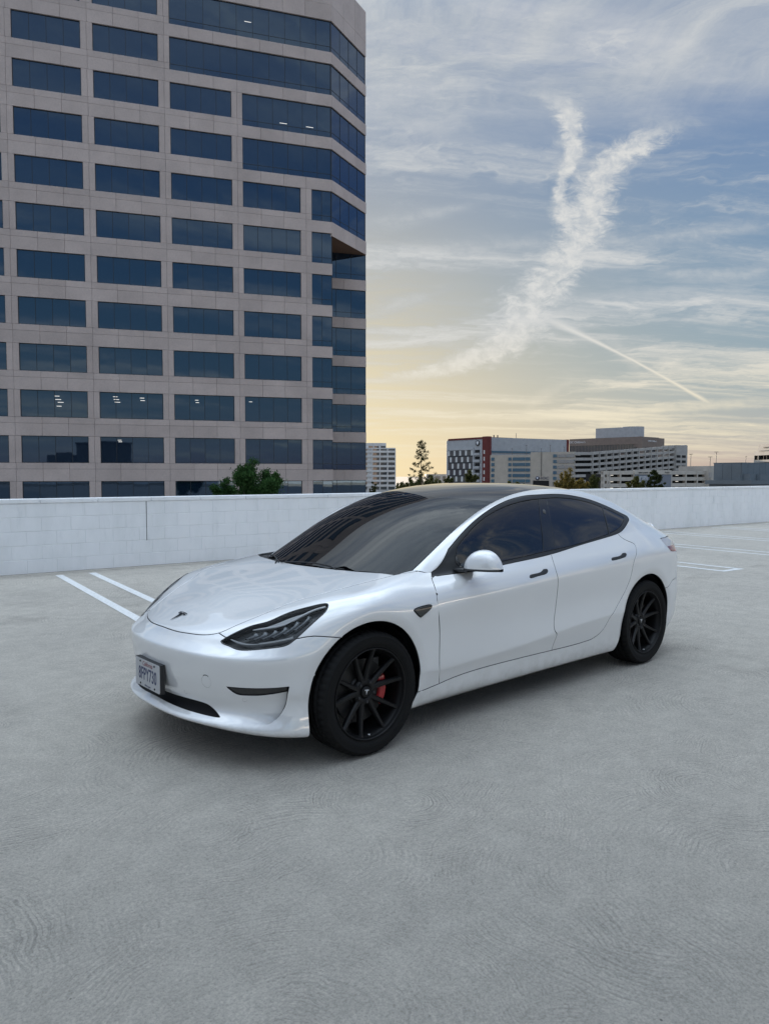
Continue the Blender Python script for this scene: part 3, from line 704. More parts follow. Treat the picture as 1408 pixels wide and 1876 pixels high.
M_lens = glass_mat('headlight_lens', (.05, .05, .05), .97, 1.6, (.97, .98, .98))
M_tyre = mat('tyre_rubber', (.006, .006, .006), .78, spec=.22)
M_rim = mat('satin_black_wheel', (.0045, .0045, .005), .46, spec=.3)
M_red = mat('red_caliper', (.42, .010, .014), .35, 0, .4)
M_disc = mat('brake_steel', (.035, .035, .035), .5, .6)
M_alloy = mat('cast_alloy', (.10, .10, .10), .55, .4)
M_silver = mat('bright_reflector', (.80, .80, .80), .30, .1)
M_led = mat('frosted_light_strip', (.90, .90, .90), .3)
M_hlbody = mat('headlight_bezel', (.06, .063, .066), .3)
M_fin = mat('lamp_fin_grey', (.20, .21, .22), .22, .3)
M_tail = mat('tail_lamp_pale', (.55, .50, .48), .08, 0, 1.)
M_tailred = mat('tail_lamp_red', (.22, .008, .010), .1, 0, 1.)
M_seat = mat('seat_black', (.02, .02, .02), .6)
M_dash = mat('dash_grey', (.05, .05, .048), .6)
M_plate = mat('plate_white', (.42, .42, .425), .4)
M_pblue = mat('plate_blue', (.012, .022, .085), .5)
M_pred = mat('plate_script', (.20, .03, .04), .5)

# ---------------------------------------------------------------- car body
car = empty('parked_car', (0, 0, 0))
tag(car, 'white four-door sedan with black wheels and dark glass parked on the roof deck', 'car')
def build_car():
    pt = car_patches((300, 220), (330, 200), (230, 46))
    F, Mx, Tp = Patch(pt['F']), Patch(pt['M']), Patch(pt['T'])
    uv = {k: np.array(v) for k, v in UVC.items()}
    A = np.array
    # ----- wheel openings (side view polygons)
    def arch(cx, cz, r, front):
        a = np.radians(np.linspace(0, 180, 40)); c = np.c_[cx+r*np.cos(a), cz+r*np.sin(a)]
        lo = [(cx-r*1.0, cz-.06), (cx-r*.985, .27), (cx-r*.90, .205), (cx-r*.83, .15), (cx-r*.8, .05)] if front else [(cx-r, cz-.05), (cx-r*.985, .28), (cx-r*.93, .22), (cx-r*.85, .15), (cx-.8*r, .05)]
        hi = [(cx+r*1.03, .05), (cx+r*1.025, .18), (cx+r*1.01, .28)] if front else [(cx+r*1.28, .05), (cx+r*1.26, .12), (cx+r*1.10, .225), (cx+r*1.02, .29)]
        return np.vstack([c, lo, hi])
    sd = lambda P: P[:, 1] > .55
    fs = F.soup(); ms = Mx.soup(); ts = Tp.soup()
    _, fs = split(fs, arch(*ARCH[0], True), 'xz', mask=sd, smooth=False)
    _, ms = split(ms, arch(*ARCH[0], True), 'xz', mask=sd, smooth=False)
    _, ms = split(ms, arch(*ARCH[1], False), 'xz', mask=sd, smooth=False)
    # ----- nose patch
    hb = uv['hoodback']; cen = A([[hb[-1, 0], 1.2]])
    rear_cut = np.vstack([[(uv['sillF'][0, 0]-.05, -.1)], [(uv['sillF'][0, 0]-.03, uv['sillF'][0, 1]-.004)], uv['sillF'], uv['doorfrontF'][::-1][1:], uv['abaseF'][::-1], hb, cen, [(1.2, 1.2), (1.2, -.1)]])
    beyond, fs = split(fs, rear_cut, smooth=False)
    hd = uv['hood']; hood_poly = np.vstack([[(-.1, hd[0, 1])], hd, [(hd[-1, 0]+.06, hd[-1, 1]), (1.2, 1.3), (-.1, 1.3)]])
    hood_edge = smooth_curve(hd, False)
    hood_poly = np.vstack([[(-.1, hood_edge[0, 1]), (0., hood_edge[0, 1])], hood_edge, [(hd[-1, 0]+.1, hd[-1, 1]-.01), (1.2, hd[-1, 1]), (1.2, 1.3), (-.1, 1.3)]])
    hood, fs = split(fs, hood_poly, smooth=False)
    lamp, fs = split(fs, uv['headlight'])
    hl = uv['headlight']; k = len(hood_edge); front_edge = hood_edge[:np.argmin(np.abs(hood_edge-hd[7]).sum(1))+1]
    bump_poly = np.vstack([[(-.1, -.1), (-.1, front_edge[0, 1]), (0., front_edge[0, 1])], front_edge, uv['noseg'][1:], [hl[:9].mean(0)*.0+hl.mean(0)], uv['fendergap'], [uv['fendergap'][-1]+(.04, -.03), (uv['fendergap'][-1, 0]+.05, -.1)]])
    bump, fend = split(fs, bump_poly, smooth=False)
    gr = uv['grille']; gp = np.vstack([[(-.1, gr[0, 1])], [(0., gr[0, 1]-.001)], gr, [(0., gr[-1, 1]+.001)], [(-.1, gr[-1, 1])]])
    ge = smooth_curve(gr, False, corner=70); gp = np.vstack([[(-.1, ge[0, 1]), (0., ge[0, 1])], ge, [(0., ge[-1, 1]), (-.1, ge[-1, 1])]])
    grille, bump = split(bump, gp, smooth=False)
    duct, bump = split(bump, uv['duct'])
    fog, duct = split(duct, uv['fog'])
    camr, fend = split(fend, uv['camera'])
    spots = []
    for (du, dv), r in zip(uv['dots'], (.031, .0115, .0115, .0115)):
        tgt = 'duct' if len(spots) == 2 else 'bump'; S = duct if tgt == 'duct' else bump
        c3 = F.pos(A([[du, dv]]))[0]; n3 = F.nor(A([[du, dv]]))[0]
        e1 = np.cross(n3, (0, 0, 1.)); e1 /= np.linalg.norm(e1); e2 = np.cross(n3, e1)
        # circle in uv through the local metric
        eps = 1e-3; Ju = (F.pos(A([[du+eps, dv]]))[0]-c3)/eps; Jv = (F.pos(A([[du, dv+eps]]))[0]-c3)/eps
        J = np.array([[Ju@e1, Jv@e1], [Ju@e2, Jv@e2]]); Ji = np.linalg.inv(J)
        a = np.linspace(0, 2*np.pi, 40, endpoint=False); circ = A([du, dv])+(Ji@np.array([r*np.cos(a), r*np.sin(a)])).T
        # refine locally so that the small circle stays round
        S = refine(S, c3, r*1.7, 2 if r < .02 else 1)
        i_, S = split(S, circ, smooth=False, snap=.0012)
        spots.append(i_)
        if tgt == 'duct': duct = S
        else: bump = S
    # the duct floor is pushed in, deepest at its outer edge
    w = duct.P; edge3 = F.pos(smooth_curve(uv['duct'][1:8], False))
    def sink(S):
        d, _, _ = near_seg(S.P, edge3[:-1], edge3[1:]); k = np.clip(1-d/.20, 0, 1)
        inn = F.pos(uv['duct'][[-1, -2, -3, -4, 0]]); d2, _, _ = near_seg(S.P, inn[:-1], inn[1:]); k2 = np.clip(d2/.06, 0, 1)
        S.P -= S.N*(.045*k**1.5*k2)[:, None]; return S
    sink(duct); sink(fog)
    if len(spots[2].P): sink(spots[2])
    # ----- cabin / tail patch
    sm = uv['sillM']; df = uv['doorfrontM']; ab = uv['abaseM']
    front_cut = np.vstack([[(-.1, sm[0, 1]-.01)], sm, df[::-1][1:], ab[::-1], [(ab[0, 0]-.01, 1.02), (ab[0, 0]-.012, 1.2), (-.1, 1.2)]])
    _, ms = split(ms, front_cut, smooth=False)
    win, ms = split(ms, uv['trim'])
    dm = smooth_curve(uv['doormid'], False, 60); db = uv['doorbot']; dr = uv['doorrear']
    tr = uv['trim']; tc_ = tr.mean(0)
    in_f = A([[uv['glassf'][7, 0], uv['glassf'][7, 1]+.02], uv['glassf'][0]+(0, .02), tr[0]*.75+uv['glassf'][0]*.25])
    fdoor_poly = np.vstack([smooth_curve(df, False), smooth_curve(db[:5], False)[1:], dm[::-1][1:], in_f])
    fdoor, ms = split(ms, fdoor_poly, smooth=False)
    rdoor_poly = np.vstack([dm, smooth_curve(db[4:], False)[1:], smooth_curve(dr, False, 60)[1:], [uv['glassq'][5]+(0, .02), uv['glassr'][5]+(0, .02), uv['glassr'][7]+(0, .02)]])
    rdoor, ms = split(ms, rdoor_poly, smooth=False)
    glf, win = split(win, uv['glassf']); glr, win = split(win, uv['glassr']); glq, win = split(win, uv['glassq'])
    # B pillar applique between the two door glasses
    gf, gq = uv['glassf'], uv['glassr']
    bp_poly = A([gf[5], gq[0], gq[8], gq[7], gf[7], gf[6]])
    bpil, win = split(win, bp_poly, smooth=False)
    hf, fdoor = split(fdoor, uv['handlef'], snap=.003); hr, rdoor = split(rdoor, uv['handler'], snap=.003)
    def v_at(u, z):
        vs = np.linspace(.2, 1, 400); q = Mx.pos(np.c_[np.full(400, u), vs]); return vs[np.argmin(np.abs(q[:, 2]-z))]
    us = (UK[7:]-UK[7])/(UK[-1]-UK[7]); u17, u18, u19 = us[10], us[11], us[12]
    tl = uv['tail']
    tail_poly = np.vstack([tl[:3][:2], [(u17, v_at(u17, .985)), (u18, v_at(u18, .99)), (u19-.01, v_at(u19, .985)), (u19-.012, v_at(u19, .93)), (u18, v_at(u18, .875)), (u17, v_at(u17, .84))], tl[3:]])
    tlamp, ms = split(ms, tail_poly, smooth=False)
    rb = uv['rbump']
    rb_poly = np.vstack([[(rb[0, 0]-.03, -.1), (rb[0, 0]-.03, rb[0, 1]-.02)], rb, [(u17, v_at(u17, .66)), (u18, v_at(u18, .66)), (1., v_at(.999, .66)), (1.1, v_at(.999, .66)), (1.1, -.1)]])
    rbump, ms = split(ms, rb_poly, smooth=False)
    tk_poly = A([(u17+.004, 1.1), (u17+.004, v_at(u17, 1.0)), (u18, v_at(u18, .86)), (1.0, v_at(.999, .80)), (1.1, v_at(.999, .80)), (1.1, 1.1)])
    tface, ms = split(ms, tk_poly, smooth=False)
    # ----- top patch
    wb = uv['wbase']; wb = wb[np.argsort(-wb[:, 1])]
    wbm = np.vstack([[(wb[0, 0], 1.0)], wb])                     # from the centre line to the rail
    order = np.argsort(-wbm[:, 1]); wbm = wbm[order]
    front = np.vstack([[(-.1, 1.1)], [(wbm[0, 0], 1.1)], wbm, [(wbm[-1, 0]+.006, -.01), (wbm[-1, 0]+.006, -.1), (-.1, -.1)]])
    _, ts = split(ts, front, smooth=False)
    se = uv['seam']; sp = np.vstack([[(se[0, 0], -.1)], se, [(se[-1, 0]-.002, .9), (se[-1, 0]-.002, 1.1), (-.1, 1.1), (-.1, -.1)]])
    wind, ts = split(ts, sp, smooth=False)
    def ucut(S, x):
        vv = np.linspace(0, 1, 5); uu = np.linspace(0, 1, 800)
        q = Tp.pos(np.c_[uu, np.ones(800)]); u = uu[np.argmin(np.abs(q[:, 0]-x))]
        return split(S, A([(-.1, -.1), (u, -.1), (u, 1.1), (-.1, 1.1)]), smooth=False)
    rf, ts = ucut(ts, -.72); rg, lid = ucut(ts, -1.70)
    # ----- objects
    fin = finish
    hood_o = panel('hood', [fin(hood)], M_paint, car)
    inn3 = F.pos(smooth_curve(np.vstack([uv['duct'][7:], uv['duct'][:1]]), False))
    dots3 = F.pos(uv['dots'])
    blend = lambda Q: (near_seg(Q, inn3[:-1], inn3[1:])[0] < .006) | (np.linalg.norm(Q[:, None]-dots3[None], axis=2) < np.array([.034, .015, .015, .015])).any(1)
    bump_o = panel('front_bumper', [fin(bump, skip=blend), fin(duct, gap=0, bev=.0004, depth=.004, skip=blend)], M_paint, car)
    panel('grille_opening', [fin(grille, lift=-.045, flange=False)], M_black, bump_o)
    for s in (1, -1):
        panel('fog_lamp_insert', [fin(fog, lift=-.006)], M_gloss, bump_o, False, s)
        for i, sp_ in enumerate(spots): panel('tow_cover' if i == 0 else 'parking_sensor', [fin(sp_, gap=.0006, bev=.0006, depth=.006, lift=.0003)], M_paint, bump_o, False, s)
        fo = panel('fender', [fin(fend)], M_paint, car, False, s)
        panel('side_camera', [fin(camr, lift=.008, depth=.03)], M_gloss, fo, False, s)
        ho = panel('headlight', [fin(lamp, lift=-.040, gap=0, flange=False)], M_hlbody, car, False, s)
        panel('lens', [fin(lamp, gap=.0035, depth=.001)], M_lens, ho, False, s)
        seal_curve = F.pos(smooth_curve(uv['headlight'])); seal_n = F.nor(smooth_curve(uv['headlight']))
        pts = seal_curve-seal_n*.002
        mb = MB(); q = [tuple(p*(1, s, 1)) for p in pts]; mb.tube(q+[q[0]], .0046, 6); mb.build('seal', M_trim, ho)
        for nm, c_, lift, r0, mm in (('light_strip', uv['hl_upper'], -.012, .0066, M_led), ('lower_light_strip', uv['hl_lower'], -.016, .0062, M_led)):
            cc = smooth_curve(c_, False); pp = F.pos(cc)+F.nor(cc)*lift; n_ = len(pp)
            rr = [r0*(.35+.65*math.sin(math.pi*min(1, (i+.6)/(n_*.55)) if i < n_*.55 else math.pi*.5)) for i in range(n_)]
            mb = MB(); mb.tube([tuple(p*(1, s, 1)) for p in pp], rr, 8); mb.build(nm, mm, ho)
        up, lo_ = uv['hl_upper'], uv['hl_lower']
        # pale upper reflector plate
        a_ = smooth_curve(up[1:], False); b_ = smooth_curve(hl[[4, 5, 6, 7, 8, 9]], False); m_ = min(len(a_), len(b_))
        ra = np.linspace(0, len(a_)-1, 24).astype(int); rb2 = np.linspace(0, len(b_)-1, 24).astype(int)
        g0 = a_[ra]; g1 = a_[ra]*.22+b_[rb2]*.78
        Gp = np.stack([F.pos(g0)+F.nor(g0)*-.012, F.pos(.5*(g0+g1))+F.nor(g0)*-.020, F.pos(g1)+F.nor(g1)*-.026], 1)*np.array([1, s, 1.])
        mb = MB(); mb.grid(Gp, flip=s < 0); mb.build('reflector_plate', M_silver, ho)
        # row of projector fins between the strips
        for i in range(6):
            t = .10+.145*i; qa = np.array([np.interp(t, np.linspace(0, 1, len(up)), up[:, k]) for k in (0, 1)]); qb = np.array([np.interp(min(1, t*.85+.12), np.linspace(0, 1, len(lo_)), lo_[:, k]) for k in (0, 1)])
            q0 = qa*.80+qb*.20; q1 = qa*.34+qb*.66; tt = np.linspace(0, 1, 7)[:, None]; L = q0*(1-tt)+q1*tt
            wd = (up[-1]-up[0])/np.linalg.norm(up[-1]-up[0])*.0085
            bow = np.sin(np.linspace(0, math.pi, 7))[:, None]*wd*1.1
            Gp = np.stack([F.pos(L+bow-wd)+F.nor(L)*-.030, F.pos(L+bow)+F.nor(L)*-.014, F.pos(L+bow+wd)+F.nor(L)*-.030], 1)*np.array([1, s, 1.])
            mb = MB(); mb.grid(Gp, flip=s < 0); mb.build('lamp_fin', M_fin, ho)
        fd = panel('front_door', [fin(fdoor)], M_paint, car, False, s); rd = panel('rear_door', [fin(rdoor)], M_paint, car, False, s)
        panel('window_glass', [fin(glf, lift=-.004, gap=.0012, depth=.004)], M_side, fd, False, s); panel('window_glass', [fin(glr, lift=-.004, gap=.0012, depth=.004)], M_side, rd, False, s)
        panel('door_handle', [fin(hf, lift=.003, gap=.0008, bev=.003, depth=.02)], M_trim, fd, False, s); panel('door_handle', [fin(hr, lift=.003, gap=.0008, bev=.003, depth=.02)], M_trim, rd, False, s)
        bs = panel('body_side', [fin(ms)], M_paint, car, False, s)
        panel('window_trim', [fin(win, lift=-.0015)], M_trim, bs, False, s); panel('quarter_window', [fin(glq, lift=-.004, gap=.0012, depth=.004)], M_side, bs, False, s)
        panel('pillar_cover', [fin(bpil, lift=-.003, gap=.0012)], M_gloss, bs, False, s)
        c3 = Mx.pos(uv['bpcam'])[0]; n3 = Mx.nor(uv['bpcam'])[0]
        mb = MB(); mb.lathe([(0, .0012), (.016, .0012), (.017, 0)], 24); me = mb.mesh('pillar_camera'); q = Vector((0, 1, 0)).rotation_difference(Vector(n3*(1, s, 1)))
        me.transform(Matrix.Translation(Vector((c3-n3*.002)*(1, s, 1))) @ q.to_matrix().to_4x4()); link('pillar_camera', me, M_alloy, bs)
        # tail lamp: pale upper lens, red lower edge
        zz = tlamp.P[:, 2]-.85+.25*(tlamp.P[:, 0]+2.1); tl_ = panel('tail_light', [fin(tlamp)], M_tail, car, False, s)
        lo_m = tlamp.sub((tlamp.P[tlamp.T].mean(1)[:, 2] < .915)); 
        if len(lo_m.T): panel('red_lens', [fin(lo_m, lift=.0015, flange=False)], M_tailred, tl_, False, s)
    panel('rear_bumper', [fin(rbump)], M_paint, car)
    panel('windshield', [fin(wind, lift=-.002, gap=.001, depth=.005)], M_wind, car)
    panel('roof_glass', [fin(rf, lift=-.002, gap=.001, depth=.005)], M_roofg, car); panel('rear_window', [fin(rg, lift=-.002, gap=.001, depth=.005)], M_roofg, car)
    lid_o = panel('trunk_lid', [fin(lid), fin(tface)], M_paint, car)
    # lip spoiler on the trunk edge
    uu = np.linspace(us[10]-.006, 1, 30); pth = Mx.pos(np.c_[uu, np.ones(30)])
    prof = [(.075, -.004), (.040, .012), (.004, .040), (-.006, .040), (-.004, .010), (.02, -.01)]
    full = np.vstack([pth, pth[::-1][1:]*MIR]); tg = np.gradient(full[:, :2], axis=0); nn = np.c_[tg[:, 1], -tg[:, 0]]; nn /= np.linalg.norm(nn, axis=1)[:, None]
    nn[(nn[:, 0] > 0)] *= -1
    taper = np.clip(np.minimum(np.arange(len(full)), np.arange(len(full))[::-1])/6., .12, 1)
    G = np.stack([np.c_[full[:, :2]-nn*a_, full[:, 2]+b_*taper] for a_, b_ in prof], 1)
    mb = MB(); mb.grid(G, closed=True); mb.build('spoiler', M_paint, lid_o)
    # cowl, inner shell, underbody
    cb = beyond.P[beyond.T].mean(1); cw = beyond.sub((cb[:, 0] > .98) & (cb[:, 2] > .9) & (cb[:, 1] < .76)); panel('cowl', [fin(cw, lift=-.016, flange=False)], M_plastic, car)
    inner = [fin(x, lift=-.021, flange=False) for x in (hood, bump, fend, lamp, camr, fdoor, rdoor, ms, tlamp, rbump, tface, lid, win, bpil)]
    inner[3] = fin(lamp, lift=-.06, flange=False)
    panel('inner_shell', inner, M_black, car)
    return F, Mx, Tp, uv

def refine(S, c, r, n):
    for _ in range(n):
        m = (np.linalg.norm(S.P[S.T].mean(1)-c, axis=1) < r*1.6)
        T = S.T[m]; E = np.vstack([T[:, [0, 1]], T[:, [1, 2]], T[:, [2, 0]]]); key = np.sort(E, 1)
        ue, inv = np.unique(key, axis=0, return_inverse=True); inv = inv.ravel(); nb = len(S.P)
        uvm = .5*(S.UV[ue[:, 0]]+S.UV[ue[:, 1]])
        pm = .5*(S.P[ue[:, 0]]+S.P[ue[:, 1]]); nm = S.N[ue[:, 0]]+S.N[ue[:, 1]]; nm /= np.linalg.norm(nm, axis=1)[:, None]
        k = len(T); a, b, c_ = nb+inv[:k], nb+inv[k:2*k], nb+inv[2*k:]
        new = np.vstack([np.c_[T[:, 0], a, c_], np.c_[a, T[:, 1], b], np.c_[c_, b, T[:, 2]], np.c_[a, b, c_]])
        # neighbours keep their edge: split them too so no crack opens
        mid = {tuple(e): nb+i for i, e in enumerate(ue)}
        rest = []
        for t in S.T[~m]:
            ms = [mid.get((min(t[i], t[(i+1) % 3]), max(t[i], t[(i+1) % 3]))) for i in range(3)] if True else None
            k_ = [i for i in range(3) if ms[i] is not None]
            if not k_: rest.append(tuple(t)); continue
            poly = []
            for i in range(3):
                poly.append(t[i])
                if ms[i] is not None: poly.append(ms[i])
            st = 0 if len(poly) == 4 and ms[0] is None else 0
            # fan from a midpoint so that no triangle is degenerate
            j = poly.index(ms[k_[0]]); poly = poly[j:]+poly[:j]
            for i in range(1, len(poly)-1): rest.append((poly[0], poly[i], poly[i+1]))
        S = Soup(S.patch, np.vstack([S.P, pm]), np.vstack([S.N, nm]), np.vstack([S.UV, uvm]), np.vstack([np.array(rest), new]))
    return S
F_, M_, T_, UVN = build_car()

# ---------------------------------------------------------------- wheels, mirrors, plate, emblem, cabin
M_letter = mat('tyre_lettering', (.026, .026, .026), .6)
def emblem_mesh(name, h, th):
    """T-shaped emblem: curved cap bar, arms and tapered stem, height h"""
    def arc(x0, x1, f, n=12): return [(x0+(x1-x0)*i/n, f(x0+(x1-x0)*i/n)) for i in range(n+1)]
    mb = MB()
    top = arc(-.50, .50, lambda x: .50-.10*(2*x)**2*.6); bot = arc(.47, -.47, lambda x: .455-.10*(2*x)**2*.6); mb.prism([(x*h, y*h) for x, y in (top+bot)[::-1]], 0, th)
    # shoulders and stem
    a = arc(-.46, -.11, lambda x: .40-.06*(2*x)**2); st = [(-.11, .395), (0., .335), (.11, .395)]; b = arc(.11, .46, lambda x: .40-.06*(2*x)**2)
    poly = a+st[1:2]+b+[(.44, .30), (.36, .255), (.24, .285), (.12, .30), (.0, -.50), (-.12, .30), (-.24, .285), (-.36, .255), (-.44, .30)]
    mb.prism([(x*h, y*h) for x, y in poly[::-1]], 0, th)
    return mb.mesh(name)
def place_mesh(me, origin, xdir, ydir):
    x = Vector(xdir).normalized(); z = x.cross(Vector(ydir)).normalized(); y = z.cross(x); o = Vector(origin)
    me.transform(Matrix(((x.x, y.x, z.x, o.x), (x.y, y.y, z.y, o.y), (x.z, y.z, z.z, o.z), (0, 0, 0, 1)))); return me
def build_wheel():
    """meshes of one wheel, axle along y, outer face towards +y"""
    out = {}
    nseg = 216
    prof = [(.2440, .094), (.2500, .104), (.2540, .1075), (.2560, .1065), (.262, .1115), (.275, .1165), (.292, .1180), (.306, .1160), (.3085, .1172), (.3115, .1165), (.318, .1115), (.3265, .1020), (.3285, .0985), (.3320, .0900), (.3335, .0800), (.3338, .0640), (.3262, .0630), (.3262, .0530), (.3345, .0520), (.3350, .0250), (.3270, .0240), (.3270, .0130), (.3352, .0120), (.3352, -.0120), (.3270, -.0130), (.3270, -.0240), (.3350, -.0250), (.3345, -.0520), (.3262, -.0530), (.3262, -.0630), (.3338, -.0640), (.333, -.085), (.328, -.100), (.31, -.116), (.28, -.117), (.244, -.095)]
    def mod(i, k, r):
        if 11 <= k <= 15 and i % 4 == 0: return r-.0062
        if 18 <= k <= 19 and i % 4 == 2: return r-.004
        return r
    mb = MB(); mb.lathe(prof, nseg, mod=mod); out['tyre'] = mb.mesh('tyre')
    # rim barrel
    mb = MB(); mb.lathe([(.2445, .093), (.2475, .1045), (.2460, .1085), (.2415, .1085), (.2385, .1020), (.2375, .0920), (.2340, .0840), (.2300, .0780), (.2270, .0550), (.2200, -.02), (.2200, -.10)], 96); out['rim'] = mb.mesh('rim')
    # spokes
    def spoke(ang_c, side):
        sp = MB(); rings = []
        a0, a1 = ang_c+side*R(9.0), ang_c+side*R(16.2)
        p0 = np.array([.050*math.cos(a0), .050*math.sin(a0)]); p1 = np.array([.2375*math.cos(a1), .2375*math.sin(a1)])
        for k in range(10):
            t = k/9; p = p0*(1-t)+p1*t; d = (p1-p0)/np.linalg.norm(p1-p0); n = np.array([-d[1], d[0]])
            w = (.0178-.0072*t+.004*max(0, (t-.82)/.18)**2); fw = w*.55; y = .0560+.004*math.sin(math.pi*t)+.0330*t**2.4; dep = .034-.008*t
            sec = [(-w, y-dep), (-w, y-.009), (-fw, y), (fw, y), (w, y-.009), (w, y-dep)]
            rings.append([(p[0]+n[0]*s, h, p[1]+n[1]*s) for s, h in sec])
        G = np.array(rings); nv = 6; f = []
        for i in range(9):
            for j in range(nv): f.append((i*nv+j, i*nv+(j+1) % nv, (i+1)*nv+(j+1) % nv, (i+1)*nv+j))
        f.append(tuple(range(nv-1, -1, -1))); f.append(tuple(range(9*nv, 10*nv))); sp.add(G.reshape(-1, 3), [q[::-1] for q in f]); return sp.mesh('spoke')
    out['spokes'] = [spoke(R(83+72*i), s) for i in range(5) for s in (-1, 1)]
    mb = MB(); mb.lathe([(0, .050), (.0335, .050), (.0345, .056), (.058, .0575), (.070, .052), (.078, .040), (.080, .00)], 60); out['hub'] = mb.mesh('hub')
    mb = MB(); mb.lathe([(0, .0635), (.0285, .0630), (.0312, .0605), (.0318, .0500)], 40); out['hub_cap'] = mb.mesh('hub_cap')
    mb = MB(); mb.lathe([(0, .066), (.0075, .065), (.0098, .061), (.0105, .045)], 6, smooth=False); out['lug_nut'] = mb.mesh('lug_nut')
    mb = MB(); mb.lathe([(.06, .012), (.172, .012), (.172, -.014), (.06, -.014)], 72, smooth=False); mb.lathe([(.062, .03), (.085, .028), (.09, .012)], 48); out['brake_disc'] = mb.mesh('brake_disc')
    # caliper: arc block
    mb = MB(); G = []
    for k in range(13):
        a = R(-29+58*k/12); e = 1-.22*(abs(k-6)/6)**3
        G.append([(r_*math.cos(a), y, r_*math.sin(a)) for r_, y in ((.122, -.03), (.122, .018*e), (.130, .028*e), (.166, .030*e), (.176, .020*e), (.176, -.03))])
    G = np.array(G); f = []
    for i in range(12):
        for j in range(6): f.append((i*6+j, i*6+(j+1) % 6, (i+1)*6+(j+1) % 6, (i+1)*6+j))
    f += [tuple(range(5, -1, -1)), tuple(range(72, 78))]; mb.add(G.reshape(-1, 3), f); out['brake_caliper'] = mb.mesh('brake_caliper')
    mb = MB(); mb.box((-.03, -.10, -.16), (.05, -.05, .12)); mb.tube([(-.13, -.05, .12), (-.06, -.06, .02), (-.15, -.05, -.10)], .02, 6); mb.box((-.14, -.03, .10), (-.10, .0, .16)); out['knuckle'] = mb.mesh('knuckle')
    mb = MB(); mb.tube([(.012, .088, -.222), (.012, .102, -.219)], .0035, 6); out['valve'] = mb.mesh('valve')
    return out
def build_parts():
    W = build_wheel(); mats = dict(tyre=M_tyre, rim=M_rim, hub=M_rim, hub_cap=M_rim, lug_nut=M_plastic, brake_disc=M_disc, brake_caliper=M_red, knuckle=M_alloy, valve=M_silver)
    for k, m in mats.items(): W[k].materials.append(m)
    for s in W['spokes']: s.materials.append(M_rim)
    em = emblem_mesh('emblem', .030, .0008); place_mesh(em, (0, .0640, 0), (-1, 0, 0), (0, 0, 1)); em.materials.append(M_silver)
    # raised sidewall ribs standing for the moulded lettering band
    for x, f in ((1.4375, True), (-1.4375, False)):
        for s in (1, -1):
            w = empty('wheel', (x, s*.787, .3345), 0 if s > 0 else math.pi, car)
            link('tyre', W['tyre'], None, w); ro = link('rim', W['rim'], None, w)
            rot = 0 if f else R(3)
            for sp in W['spokes']: o = link('spoke', sp, None, w); o.rotation_euler = (0, rot, 0)
            link('hub', W['hub'], None, w); link('hub_cap', W['hub_cap'], None, w); o = link('hub_emblem', em, None, w); o.rotation_euler = (0, R(-8), 0)
            for i in range(5):
                a = R(83+36+72*i); o = link('lug_nut', W['lug_nut'], None, w); o.location = (.0555*math.cos(a), 0, .0555*math.sin(a))
            link('brake_disc', W['brake_disc'], None, w); c = link('brake_caliper', W['brake_caliper'], None, w); link('knuckle', W['knuckle'], None, w); link('valve', W['valve'], None, w)
            # caliper sits behind the axle in front, ahead of it at the rear
            c.rotation_euler = (0, math.pi+R(-8) if (f == (s > 0)) else R(8), 0)
    # wheel-arch liners and underbody
    for cx, cz, r in ARCH:
        for s in (1, -1):
            mb = MB(); G = [[(cx+(r+.014)*math.cos(a), s*y, cz+(r+.014)*math.sin(a)) for y in (.52, .80 if cx > 0 else .84)] for a in np.radians(np.linspace(-28, 208, 40))]; mb.grid(G)
            mb.add([(cx-.42, s*.52, .12), (cx+.42, s*.52, .12), (cx+.38, s*.52, .66), (cx-.38, s*.52, .66)], [(0, 1, 2, 3)]); mb.build('wheel_liner', M_black, car)
    mb = MB(); mb.box((-2.2, -.50, .185), (1.80, .50, .30)); mb.box((-1.06, -.80, .17), (1.06, .80, .27)); mb.box((1.801, -.42, .225), (2.06, .42, .29)); mb.build('underbody', M_black, car)
    # cabin: dark tub, dash, steering wheel, seats
    mb = MB(); mb.box((-1.6, -.70, .28), (1.0, .70, .34)); mb.box((-1.9, -.62, .34), (-1.5, .62, .98)); mb.build('cabin_floor', M_seat, car)
    mb = MB(); G = [[(1.02-.20*math.sin(a)*.6+dx, y, .90+.05*math.cos(a)-.02*(y/.7)**2) for a, dx in ((0, 0), (.6, -.08), (1.2, -.22), (2., -.30), (2.9, -.28))] for y in np.linspace(-.68, .68, 15)]; mb.grid(G); mb.build('dashboard', M_dash, car)
    mb = MB(); mb.box((.36, -.19, .86), (.38, .19, 1.09)); mb.build('centre_screen', M_gloss, car)
    ring = [(.40-.05*math.sin(a)*.0+.10*math.cos(a)*-.35, .36+.185*math.sin(a), .88+.175*math.cos(a)) for a in np.linspace(0, 2*math.pi, 33)]; mb = MB(); mb.tube(ring, .016, 8, caps=False); mb.tube([(.40, .20, .88), (.40, .52, .88)], .02, 6); mb.tube([(.40, .36, .88), (.70, .36, .78)], .03, 6); mb.build('steering_wheel', M_seat, car)
    def seat(x, y, wd):
        s_ = empty('seat', (x, y, .34), 0, car)
        mb = MB(); mb.cbox((-.26, -wd, 0), (.28, wd, .17), .05); mb.build('seat_cushion', M_seat, s_)
        mb = MB(); Mx_ = Matrix.Translation((-.24, 0, .12)) @ Matrix.Rotation(R(-20), 4, 'Y'); mb.cbox((-.07, -wd, 0), (.07, wd, .58), .05, Mx_); mb.build('seat_back', M_seat, s_)
        mb = MB(); mb.cbox((-.05, -.13, .60), (.05, .13, .79), .04, Mx_); mb.build('headrest', M_seat, s_)
    for y in (.36, -.36): seat(.02, y, .24); seat(-.88, y, .30)
